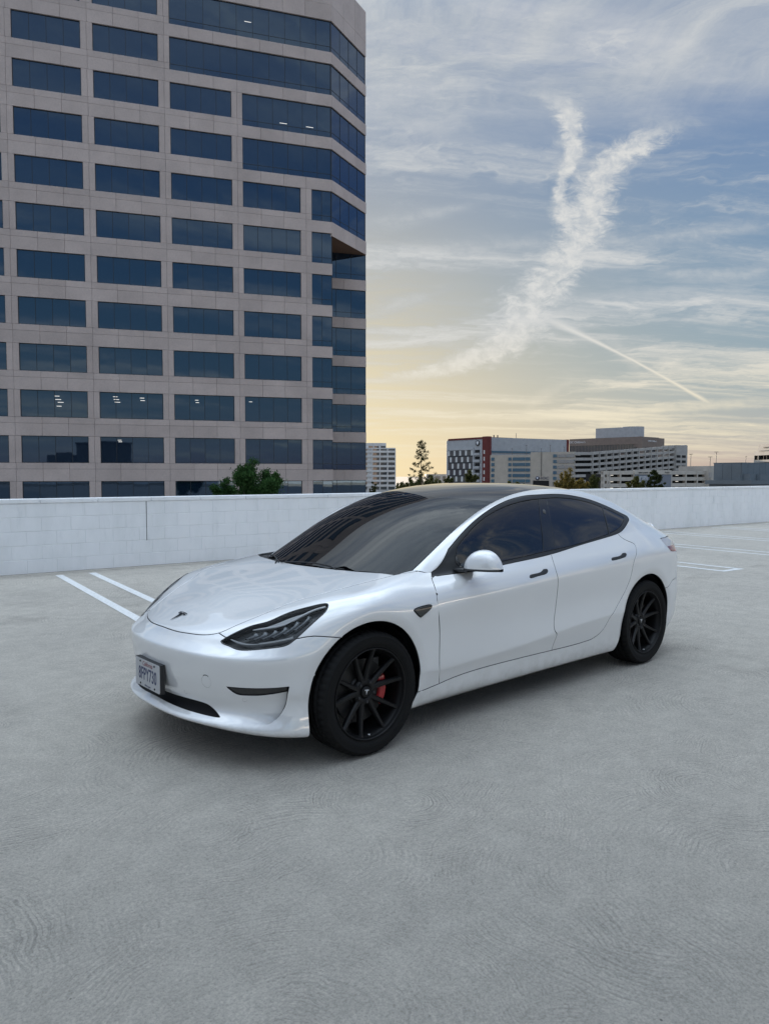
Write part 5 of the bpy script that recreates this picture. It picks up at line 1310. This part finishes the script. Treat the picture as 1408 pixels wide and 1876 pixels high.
def frame(x0, z0, x1, z1):
    """ground frame of a facade running from bearing pixel x0 at distance z0 to x1 at z1"""
    a = spot((x0-704)*SC, z0); b = spot((x1-704)*SC, z1); d = b-a; return a, math.atan2(d.y, d.x), d.length
def hz(y, dist): return EYE+(868-y)*SC*dist-STREET       # height above the street of image row y at that distance
def box(name, m, p, a, b): mb = MB(); mb.box(a, b); return mb.build(name, m, p)
def facade_text(p, s, x, z, size, m, name='lettering', sx=1., y=-.15): return text_mesh(name, s, size, m, p, Matrix.Translation((x, y, z)) @ Matrix.Rotation(math.pi/2, 4, 'X'), sx, .04)
def build_far():
    # white office block just past the tower
    a, rz, w = frame(655, 593, 724, 593); t = empty('office_block', (a.x, a.y, STREET), rz); tag(t, 'white office block with dark window bands between the tower and the pine', 'building')
    H1 = hz(820, 593); H2 = hz(811, 593); box('wall', M_white, t, (0, .6, 0), (w, 24, H1-.1)); xs = w*(707-655)/69
    box('roof_storey', M_white, t, (0, 2, H1-.1), (xs, 22, H2))
    fl = 8.85*SC*593
    for i in range(9):
        z = H1-2.1-fl*i
        box('floor_band', M_white, t, (0, 0, z-fl+2.2), (w, .7, z-.15)) if i < 8 else None
        for x0, x1 in ((655, 672), (682, 694.3), (696.7, 708), (710.7, 722.5)):
            o = box('window', M_dglass, t, ((x0-655)/69*w, .3, z-.2), ((x1-655)/69*w, .75, z+1.9))
    box('parapet', M_white, t, (0, 0, H1-1.0), (w, .7, H1))
    for x0 in (655, 681, 695.2, 709.2, 723): box('pier', M_white, t, ((x0-655)/69*w, -.1, 0), ((x0-655)/69*w+.7, .7, H1-1.))
    for x0, x1 in ((675, 683), (685, 694), (697, 706)): box('window', M_dglass, t, ((x0-655)/69*w, 1.9, H2-4.2), ((x1-655)/69*w, 2.4, H2-2.4))
    # low pale building on the horizon behind the pine
    a, rz, w = frame(780, 700, 822, 700); t = empty('low_building', (a.x, a.y, STREET), rz); tag(t, 'low pale building with dark windows on the horizon behind the pine', 'building')
    H = hz(868, 700); box('wall', M_cream, t, (0, 0, 0), (w, 20, H))
    for i in range(3): box('window', M_dglass, t, (w*(.06+.33*i), -.1, H-6.5), (w*(.28+.33*i), .3, H-2))
    # hospital: glazed left wing, maroon fin, long grey right wing
    a, rz, w = frame(819, 532, 889, 500); t = empty('hospital_block', (a.x, a.y, STREET), rz); tag(t, 'hospital block with glazed front, maroon corner fin and grey upper wall', 'building')
    H = hz(800, 500); box('wall', M_grey, t, (0, 0, 0), (w, 26, H-.6)); box('roof_edge', M_maroon, t, (.8, -.25, H-1.3), (w, 26, H))
    mb = MB(); mb.lathe([(3.2, 0), (3.2, H-1.4)], 24, 'z', (0, 3.2, 0)); mb.build('rounded_corner', M_grey, t)
    fx0, fx1 = w*.02, w*.68; top = hz(822, 505); fh = 12.05*SC*510
    box('glazing_frame', M_grey, t, (fx0-.6, -.5, top-.4), (fx1+.9, .2, top+1.2)); box('glazing_frame', M_grey, t, (fx1, -.5, 0), (fx1+.9, .2, top-.4))
    for i in range(6):
        z1 = top-.6-fh*i; z0 = z1-fh*.80
        for j in range(13):
            x = fx0+(fx1-fx0)*j/13
            box('window', M_dglass if (j*7+i*5) % 3 else M_mauve, t, (x, -.22, z0), (x+(fx1-fx0)/13-.14, .1, z1))
        box('floor_band', M_mull, t, (fx0, -.30, z1), (fx1, .1, z1+fh*.2))
        box('balcony', M_grey, t, (w*.72, -1.4, z0-.1), (w*.86, .1, z0+fh*.34)); box('window', M_dk, t, (w*.73, -.2, z0+fh*.34), (w*.85, .12, z1))
    box('maroon_fin', M_maroon, t, (w*.92, -.45, 0), (w+2.2, 3, H+.3))
    for i in range(5): box('window', M_mauve, t, (w*.955, -.52, top-1-fh*i-fh*.55), (w*.985, -.3, top-1-fh*i))
    mb = MB(); mb.lathe([(0, -.35), (2.0, -.35), (2.0, 0)], 28, 'y', (w*.80, -.05, hz(811, 503))); o = mb.build('round_sign', M_signdk, t)
    mb = MB(); mb.prism([(-1.1, 1.1), (1.1, 1.1), (1.05, -.1), (0, -1.3), (-1.05, -.1)], 0, .08, Matrix.Translation((w*.80, -.42, hz(811, 503))) @ Matrix.Rotation(math.pi/2, 4, 'X')); mb.build('shield', M_sign, o)
    a2, rz2, w2 = frame(891.5, 501, 1040, 540); t = empty('hospital_wing', (a2.x, a2.y, STREET), rz2); tag(t, 'long plain grey hospital wing between the maroon fin and red end strip', 'building')
    box('wall', M_grey, t, (0, .05, 0), (w2-2.2, 30, H-.2)); box('end_strip', M_maroon, t, (w2-2.2, -.2, 0), (w2, 30, H))
    box('glass_rail', M_blueg, t, (0, -.35, hz(829, 505)), (w2-2.4, -.1, hz(825.5, 505)))
    for i in range(6): box('wall_lamp', M_pole, t, (1+w2*.006*i, -.6, hz(836+11*i, 501)), (2+w2*.006*i, 0, hz(833+11*i, 501)))
    for px in (905, 911.5): p = (px-891)/148*w2; box('roof_unit', M_pole, t, (p, 2, H-.2), (p+.6, 2.6, H+1.6))
    p = (944-891)/148*w2; mb = MB(); mb.tube([(p, 2, H-.2), (p, 2, H+3.4)], .16, 6); mb.build('mast', M_pole, t)
    # beige garage with blue glass bands
    a, rz, w = frame(897, 414, 1052, 398); t = empty('beige_garage', (a.x, a.y, STREET), rz); tag(t, 'beige parking building with pale blue glass bands below the grey wing', 'building')
    X = lambda px: (px-897)/155*w
    Ht = hz(827.5, 402); Hl = hz(833, 410); box('wall', M_beige, t, (X(972), 0, 0), (w, 30, Ht)); box('wall', M_beige, t, (0, .02, 0), (X(972), 30, Hl))
    fh = 10.15*SC*404
    for i in range(6):
        z1 = Hl-1.4-fh*i; z0 = z1-fh*.56
        for x0, x1 in ((899, 905), (931, 937), (939, 962.5), (963.3, 971.5)): box('window', M_blueg, t, (X(x0), -.25, z0), (X(x1), .1, z1))
        z1 = Ht-1.3-fh*i; z0 = z1-fh*.56
        for x0, x1 in ((1013, 1020.6), (1022, 1035), (1035.6, 1050.5)): box('window', M_blueg, t, (X(x0), -.25, z0), (X(x1), .1, z1))
    box('rain_pipe', M_pole, t, (X(991.5), -.3, hz(872, 400)), (X(992.3), 0, Ht)); box('entrance', M_dk, t, (X(977), -.2, 0), (X(1006), .2, hz(880, 400)))
    mb = MB(); mb.lathe([(0, -.3), (1.0, -.3), (1.0, 0)], 20, 'y', (X(985), -.05, hz(875.5, 400))); mb.build('round_sign', M_navy, t)
    mb = MB(); mb.prism([(-.5, .5), (.5, .5), (.45, -.1), (0, -.6), (-.45, -.1)], 0, .06, Matrix.Translation((X(985), -.36, hz(875.5, 400))) @ Matrix.Rotation(math.pi/2, 4, 'X')); mb.build('shield', M_sign, t)
    facade_text(t, 'CHOC', X(993.5), hz(875.6, 400), 1.9, M_navy, sx=1.35, y=-.2)
    poles = [(936.5, 818, 834), (963, 812, 833), (990, 818, 829), (1006.3, 812, 829), (1031.5, 815, 829), (1075, 838, 843)]
    for i, (px, y0, y1) in enumerate(poles[:5]):
        q = spot((px-704)*SC, 418); mb = MB(); h0, h1 = hz(y1, 418), hz(y0, 418); mb.tube([(0, 0, 0), (0, 0, h1-h0)], .13, 6); mb.box((-.5, -.15, h1-h0), (.5, .15, h1-h0+.2))
        o = mb.build('light_pole', M_pole); o.location = (q.x, q.y, STREET+h0-1.2); tag(o, '%s thin light pole on the beige garage roof, counted from the maroon fin' % ('first', 'second', 'third', 'fourth', 'fifth')[i], 'light pole', 'poles on the garage roof')
    # dark brown office block with roof plant room
    a, rz, w = frame(1041, 640, 1173, 592); t = empty('brown_office', (a.x, a.y, STREET), rz); tag(t, 'brown office block with ribbed glazing and grey plant room on its roof', 'building')
    H = hz(800, 592); X = lambda px: (px-1041)/132*w
    box('wall', M_brown, t, (0, .6, 0), (w, 40, H)); box('roof_band', M_brown, t, (0, 0, H-5.6), (w, .8, H+.3))
    for j in range(44): box('mullion', M_brown, t, (w*j/44*.93, .1, H-13), (w*j/44*.93+.28, .62, H-5.6))
    box('glazing', M_dglass, t, (0, .35, H-13), (w*.93, .9, H-5.6)); box('glazing', M_dk, t, (0, -.05, H-16.5), (w*.7, .65, H-13.1)); box('glazing', M_dk, t, (X(1150), -.1, H-26), (X(1165), .62, H-10)); box('corner_pier', M_brown, t, (X(1166), -.2, 0), (w, .6, H-5.6))
    box('plant_room', M_grey, t, (X(1082), 8, H), (X(1140), 26, H+9.0)); mb = MB(); mb.lathe([(9, H), (9, H+9.4)], 28, 'z', (X(1140), 17, 0)); mb.build('plant_room_end', M_grey, t)
    facade_text(t, 'CHOC Children’s', X(1053), H-2.6, 2.6, M_sign)
    a, rz, w = frame(1173, 592, 1204.5, 610); t2 = empty('brown_office_end', (a.x, a.y, STREET), rz); tag(t2, 'dark glazed end wing of the brown office with white lettering', 'building')
    box('wall', M_brown, t2, (0, .05, H-8), (w, 30, H+.2)); box('corner_pier', M_brown, t2, (w-.9, 0, 0), (w, 30, H-8.02))
    zc = (hz(819.5, 600), hz(825, 600), hz(831, 600), hz(838, 600))
    box('wall_lower', M_brown, t2, (0, .05, 0), (w-.92, 30, zc[3]-4)); 
    for j in range(9):
        x0, x1 = (w-.95)*j/9, (w-.95)*(j+1)/9-.2
        box('window', M_dglass, t2, (x0, .25, zc[0]), (x1, .6, H-8.05)); box('window', M_dglass if j < 3 else M_clear, t2, (x0, .25, zc[1]), (x1, .4, zc[0]-.3)); box('window', M_dglass, t2, (x0, .25, zc[2]-4), (x1, .6, zc[1]-.3))
        box('mullion', M_mull, t2, (x1, .1, zc[3]-4), (x1+.2, .7, H-8))
    facade_text(t2, 'CHOC Children’s', w*.60, H-3.0, 1.9, M_sign)
    # grey ramped garage: sloping floors, posts, dark openings
    a, rz, w = frame(1054, 397, 1254, 455); t = empty('ramp_garage', (a.x, a.y, STREET), rz); tag(t, 'grey concrete parking garage with sloping open floors and slim posts', 'building')
    X = lambda px: (px-1054)/200*w
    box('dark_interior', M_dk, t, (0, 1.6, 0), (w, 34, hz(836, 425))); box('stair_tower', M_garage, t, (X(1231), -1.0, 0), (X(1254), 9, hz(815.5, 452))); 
    fh = 3.05; z00 = hz(830.5, 400)
    def slab(zb, x0, x1, rise0, rise1, name='floor_edge', h=1.45):
        mb = MB(); v = []
        for y in (0, 1.9):
            for x, r in ((x0, rise0), (x1, rise1)):
                v += [(x, y, zb+r-h/2), (x, y, zb+r+h/2)]
        mb.add(v, [(0, 2, 3, 1), (4, 5, 7, 6), (0, 1, 5, 4), (2, 6, 7, 3), (1, 3, 7, 5), (0, 4, 6, 2)]); mb.build(name, M_garage, t)
    for i in range(9):
        slab(z00-fh*i, X(1054), X(1080), 0, .2, h=1.5); slab(z00-fh*i, X(1080.2), X(1255), .2, 6.2)
    for j in range(15):
        px = 1080+j*11.55; zt = z00+.2+6.0*(px-1080)/175+.9; box('post', M_garage, t, (X(px), -.35, 0), (X(px)+.55, 1.2, zt))
    box('canopy', M_pole, t, (X(1218), 2, hz(824.6, 448)), (X(1247), 6, hz(823.4, 448))); mb = MB(); mb.tube([(X(1219.5), 2.2, hz(832, 448)), (X(1219.5), 2.2, hz(824, 448))], .18, 6); mb.build('canopy_post', M_pole, t)
    for i in range(5): box('stair_landing', M_garage, t, (X(1254), 0, hz(830.5+9.3*i, 452)), (X(1256.5), 4, hz(828+9.3*i, 452)))
    for px in (1231.5, 1242.5):
        for i in range(4): box('opening', M_dk, t, (X(px), -1.1, hz(838+9.4*i, 450)), (X(px+8), -.9, hz(833.5+9.4*i, 450)))
    # front cream garage with the lettered panel
    a, rz, w = frame(1104, 226, 1338, 246); t = empty('cream_garage', (a.x, a.y, STREET), rz); tag(t, 'cream parking garage with lettered blue-grey panel right above the white wall', 'building')
    X = lambda px: (px-1104)/234*w
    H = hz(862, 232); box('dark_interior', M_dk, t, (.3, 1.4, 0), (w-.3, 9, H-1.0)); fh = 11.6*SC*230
    for i in range(5):
        z = H-fh*i; box('floor_edge', M_cream, t, (0, 0, z-1.15), (w, 1.3, z)) 
    for px in (1104, 1110, 1113.5, 1132, 1155.5, 1222.5, 1249.3, 1270.5, 1286): box('post', M_cream, t, (X(px), -.12, 0), (X(px)+.45, 1.2, H-.1))
    for i in range(3):
        for px in (1120, 1236): box('ceiling_lamp', M_lamp, t, (X(px), .9, H-1.5-fh*i), (X(px)+.9, 1.2, H-1.3-fh*i))
    box('panel', M_bgpanel, t, (X(1157), -.22, 0), (X(1222), .6, hz(869, 232))); box('panel_head', M_cream, t, (X(1156), -.3, hz(868.6, 232)), (X(1222), .5, H+.25))
    facade_text(t, 'SAINT JOSEPH', X(1171.5), hz(865.5, 232), .62, M_signdk, sx=1.0, y=-.35); facade_text(t, 'PLAZA', X(1214), hz(865.0, 232), .62, M_signdk, sx=1., y=-.35)
    o = box('sign_board', M_sign, t, (X(1165), -.34, hz(885, 232)), (X(1179.3), -.24, hz(872.5, 232))); box('sign_face', M_bgpanel, t, (X(1166), -.37, hz(884, 232)), (X(1178.5), -.345, hz(873.5, 232))); facade_text(t, 'EST', X(1173.6), hz(877.3, 232), 1.15, M_sign, y=-.41)
    box('stair_block', M_cream, t, (X(1287.5), -1.8, 0), (X(1319.5), 12, hz(853, 240))); 
    for px, s in ((1285, 5), (1301, 6.5), (1310, 8)): box('wall_louvre', M_garage, t, (X(px), -2.2, hz(875, 240)), (X(px+s), -1.75, hz(865, 240)))
    box('opening', M_dk, t, (X(1322), -.1, hz(871, 244)), (X(1332), .1, hz(864, 244))); box('upper_wall', M_cream, t, (X(1319), .02, hz(884, 244)), (w, 4, hz(856, 244)))
    # roof-top lamp posts
    for i, (px, y0, lab) in enumerate(((1263, 832, 'twin-headed lamp post nearest the ramped garage stair tower'), (1298.5, 837, 'shorter of two close lamp posts over the cream garage'), (1309.5, 828, 'tallest twin-headed lamp post over the cream garage'), (1363.5, 836.5, 'single-arm lamp post behind the blue-grey metal enclosure'))):
        d = 300; q = spot((px-704)*SC, d); h1 = hz(y0, d); mb = MB(); mb.tube([(0, 0, 0), (0, 0, h1)], .11, 6)
        if i < 3: mb.box((-.62, -.62, h1), (.62, .62, h1+.16))
        else: mb.box((0, 0, h1), (.55, .5, h1+.16))
        o = mb.build('lamp_post', M_pole); o.location = (q.x, q.y, STREET); tag(o, lab, 'lamp post', 'lamp posts on the far garages')
    # blue-grey metal plant enclosure
    a, rz, w = frame(1357, 100, 1440, 106); t = empty('metal_enclosure', (a.x, a.y, STREET), rz); tag(t, 'blue-grey sheet metal plant enclosure at the right edge above the wall', 'building')
    X = lambda px: (px-1357)/83*w
    H = hz(847, 102); box('wall', M_metal, t, (0, .12, hz(879, 102)), (w, 4.2, H-.1)); box('roof_edge', M_metal, t, (-.06, .0, H-.1), (w, 4.26, H))
    for j in range(8):
        box('metal_panel', M_metal, t, (w*j/8+.02, 0, hz(879, 102)), (w*(j+1)/8-.02, .12, H-.11))
    for j in range(3): box('metal_panel', M_metal, t, (-.05, .14+1.36*j, hz(879, 102)), (0, 1.46+1.36*j, H-.11))
    box('lower_unit', M_metal, t, (X(1370), -1.6, hz(879, 101)), (w, 0, hz(868, 101))); box('lower_unit', M_metal, t, (X(1359), -1.0, hz(879, 101)), (X(1369.5), 0, hz(867.5, 101)))
    box('ledge', M_metal, t, (-.8, -1.9, hz(886.5, 100)), (w, 5, hz(879.3, 100))); box('base', M_metal, t, (-.4, -1.5, 0), (w, 4.6, hz(886.6, 100)))
    # beige office at the right edge with see-through top floor
    a, rz, w = frame(1378.5, 330, 1450, 300); t = empty('beige_office', (a.x, a.y, STREET), rz); tag(t, 'beige office with a golden see-through top window band at the right edge', 'building')
    X = lambda px: (px-1378.5)/71.5*w
    H = hz(825.5, 328); box('upper_wall', M_cream, t, (0, 0, H-2.1), (w, 12, H)); box('lower_wall', M_cream, t, (0, 0, H-4.1-1.1), (w, 12, H-4.1)); box('base', M_cream, t, (0, .5, 0), (w, 12, H-7.0)); box('roof_box', M_cream, t, (X(1387.5), -.3, H-.1), (w, 11, hz(813, 322)))
    for j in range(12):
        for zz0, zz1 in ((H-4.1, H-2.1), (H-7.0, H-5.2)):
            box('window', M_clear, t, (w*j/12+.05, .2, zz0), (w*(j+1)/12-.05, .3, zz1)); box('mullion', M_mull, t, (w*(j+1)/12-.05, .15, zz0), (w*(j+1)/12+.04, .35, zz1))
    for x in (0, X(1386.5)): box('pier', M_cream, t, (x, -.05, H-7.0), (x+.25, 12, H-2.05))
    facade_text(t, 'PHARMACY', X(1403), hz(820, 324), .75, M_signdk, y=-.45)
build_far()

# ---------------------------------------------------------------- trees
def leaf_mat(name, dark, light, trans=.25):
    m = bpy.data.materials.new(name); m.use_nodes = True; nt = m.node_tree; nt.nodes.clear()
    out = N(nt, 'ShaderNodeOutputMaterial'); d = N(nt, 'ShaderNodeBsdfDiffuse'); tr = N(nt, 'ShaderNodeBsdfTranslucent'); mx = N(nt, 'ShaderNodeMixShader'); mx.inputs[0].default_value = trans
    g = N(nt, 'ShaderNodeNewGeometry'); r = ramp(nt, [(0., dark), (1., light)]); nt.links.new(g.outputs['Random Per Island'], r.inputs[0])
    nt.links.new(r.outputs[0], d.inputs[0]); nt.links.new(r.outputs[0], tr.inputs[0]); nt.links.new(d.outputs[0], mx.inputs[1]); nt.links.new(tr.outputs[0], mx.inputs[2]); nt.links.new(mx.outputs[0], out.inputs[0]); return m
M_bark = mat('bark', (.085, .065, .048), .9); M_pale = mat('pale_bark', (.22, .20, .17), .9)
L_green = leaf_mat('green_leaves', (.018, .050, .018), (.075, .150, .048)); L_dark = leaf_mat('needles', (.018, .026, .013), (.055, .066, .028), .12)
L_gold = leaf_mat('yellowing_leaves', (.085, .075, .022), (.24, .185, .055)); L_olive = leaf_mat('olive_leaves', (.035, .048, .020), (.10, .105, .04)); L_bush = leaf_mat('hedge_leaves', (.04, .05, .018), (.12, .12, .04))
def leaves(centres, radii, n, size, rng, flat=1.):
    """n small leaf quads spread through each clump"""
    V, F = [], []
    for c, r in zip(centres, radii):
        p = c+rng.normal(size=(n, 3))*(r*.62)*np.array([1, 1, flat])
        a = rng.normal(size=(n, 3)); a /= np.linalg.norm(a, axis=1)[:, None]; b = np.cross(a, rng.normal(size=(n, 3))); b /= np.linalg.norm(b, axis=1)[:, None]
        s = size*rng.uniform(.6, 1.3, (n, 1))
        q = np.stack([p-a*s, p-b*s*.5, p+a*s, p+b*s*.5], 1); o = len(V)*4
        V.append(q)
    V = np.concatenate(V).reshape(-1, 3); F = np.arange(len(V)).reshape(-1, 4)
    me = bpy.data.meshes.new('crown'); me.from_pydata(V.tolist(), [], F.tolist()); me.update(); return me
def tree(name, label, base, h, spread, lm, seed, kind='round', n=120, leaf=.12, bark=M_bark, trunk=.12, low=.3, clumps=60, group=None):
    rng = np.random.default_rng(seed); t = empty(name, base); tag(t, label, 'tree', group)
    tr = MB(); top = Vector((rng.uniform(-.1, .1)*spread, rng.uniform(-.1, .1)*spread, h*.97))
    pts = [Vector((0, 0, 0)).lerp(top, k/8)+Vector((*rng.normal(0, trunk*.35, 2), 0))*(0 if k in (0,) else 1) for k in range(9)]
    tr.tube(pts, [trunk*(1-.86*k/8) for k in range(9)], 8)
    cs, rs = [], []
    def at_h(f): k = min(7, int(f*8)); return pts[k].lerp(pts[k+1], f*8-k)
    if kind == 'round':
        # several leaders fan out from the trunk; clumps sit along them and thin out towards the tips
        nl = max(5, clumps//7); H = h*(1-low)
        for i in range(nl):
            ang = i*2.399+rng.uniform(-.5, .5); out_ = spread*rng.uniform(.35, 1.05); zt = h*low+H*(1-.62*(out_/spread)**1.6)*rng.uniform(.72, 1.03)
            if i == 0: out_, zt = spread*.12, h
            a_ = at_h(max(.05, min(.93, low-.06+.05*rng.uniform()))); tip = Vector((math.cos(ang)*out_+top.x*.5, math.sin(ang)*out_+top.y*.5, zt)); mid = a_.lerp(tip, .5)+Vector((math.cos(ang)*.12*out_, math.sin(ang)*.12*out_, .02*h*rng.uniform(-1, 1)*(1-low)))
            tr.tube([a_, mid, tip], [trunk*.42, trunk*.24, trunk*.05], 5)
            m_ = max(4, clumps//nl+2)
            for u in np.linspace(.18, 1.0, m_):
                p = a_.lerp(mid, u/.5) if u < .5 else mid.lerp(tip, (u-.5)/.5)
                p = p+Vector(rng.normal(0, .13*spread, 3))*(1.25-u); cs.append(np.array(p)); rs.append(spread*rng.uniform(.17, .27)*(1.25-.62*u))
    else:                                  # sparse conifer: tiers of upswept branches with tufts
        nb = clumps
        for i in range(nb):
            f = low+(1-low)*(i+.5)/nb; ang = i*2.399+rng.uniform(-.4, .4); rel = (f-low)/(1-low); ln = spread*(1-rel)**.75*rng.uniform(.5, 1.1)+.12*spread; a_ = at_h(min(.985, f))
            tip = a_+Vector((math.cos(ang)*ln, math.sin(ang)*ln, ln*rng.uniform(.12, .55))); mid = a_.lerp(tip, .55)+Vector((0, 0, -.10*ln)); tr.tube([a_, mid, tip], [trunk*.26*(1.05-f), trunk*.17*(1.05-f), trunk*.06], 5)
            for u in np.linspace(.45, 1, 4 if ln > .5*spread else 3):
                p = a_.lerp(mid, u/.55) if u < .55 else mid.lerp(tip, (u-.55)/.45); p = p+Vector(rng.normal(0, .05*spread, 3)); cs.append(np.array(p)); rs.append(spread*rng.uniform(.07, .125))
        cs.append(np.array(top)); rs.append(spread*.12)
    tr.build('trunk', bark, t)
    link('crown', leaves(cs, rs, n, leaf, rng, .8), lm, t)
    return t
def at_(px, d, z=STREET): p = spot((px-704)*SC, d); return (p.x, p.y, z)
tree('broadleaf_tree', 'leafy green tree rising behind the wall in front of the tower', at_(466, 40), hz(847, 40), 1.55, L_green, 3, n=230, leaf=.062, trunk=.12, low=.885, clumps=105, bark=M_pale)
tree('broadleaf_tree', 'dark lower tree left of the leafy tree behind the wall', at_(415, 42), hz(880, 42), 1.35, L_green, 8, n=300, leaf=.060, trunk=.11, low=.90, clumps=48)
tree('pine_tree', 'tall sparse pine standing against the yellow sky', at_(772, 150), hz(803, 150), 3.0, L_dark, 21, 'pine', n=40, leaf=.12, trunk=.22, low=.56, clumps=30)
tree('pine_tree', 'small pine in front of the cream garage lettering', at_(1197, 130), hz(858, 130), 2.2, L_dark, 5, 'pine', n=75, leaf=.13, trunk=.20, low=.66, clumps=30)
for i, (px, d, y, sp, seed, lab) in enumerate(((738, 165, 884, 1.9, 31, 'leftmost olive bush under the tall pine'), (752, 160, 876, 2.0, 32, 'olive bush close on the left of the tall pine'), (771, 158, 872, 2.3, 33, 'dense olive bush around the tall pine trunk'), (791, 162, 873, 2.1, 34, 'olive bush close on the right of the tall pine'), (806, 170, 880, 1.8, 35, 'rightmost olive bush under the tall pine'), (728, 180, 886, 1.6, 36, 'small olive bush at the foot of the white office block'))):
    tree('olive_bush', lab, at_(px, d), hz(y, d), sp, L_olive, seed, n=80, leaf=.17, trunk=.16, low=.80, clumps=38, group='bushes round the tall pine')
tree('small_tree', 'little dark tree at the corner of the tower', at_(684, 120), hz(884, 120), .95, L_dark, 41, n=60, leaf=.12, trunk=.1, low=.86, clumps=18)
for i, (px, d, y, sp, seed, lm, lab, lo) in enumerate(((1045, 190, 858.5, 2.9, 51, L_gold, 'tall yellowing tree in front of the blue glass bands', .70), (1029, 188, 868, 2.1, 52, L_gold, 'low yellowing tree left of the tall yellowing tree', .75), (1066, 192, 879, 2.0, 53, L_gold, 'small yellow-green tree right of the tall yellowing tree', .80), (1086, 196, 871, 2.4, 54, L_olive, 'olive tree in front of the ramped garage', .76), (1165, 150, 873, 2.1, 55, L_bush, 'bushy olive-gold tree over the letters panel', .80), (862, 420, 861, 4.4, 56, L_olive, 'grey-green tree against the hospital glazing', .62), (822, 430, 872, 3.0, 57, L_olive, 'small tree at the left foot of the hospital', .72), (933, 300, 884, 3.4, 58, L_bush, 'round hedge tree above the car roof', .8), (948, 305, 885, 3.4, 59, L_bush, 'second round hedge tree, nearer the blue bands', .8))):
    tree('broadleaf_tree', lab, at_(px, d), hz(y, d), sp, lm, seed, n=110, leaf=.16 if d < 250 else .3, trunk=.22, low=lo, clumps=46)
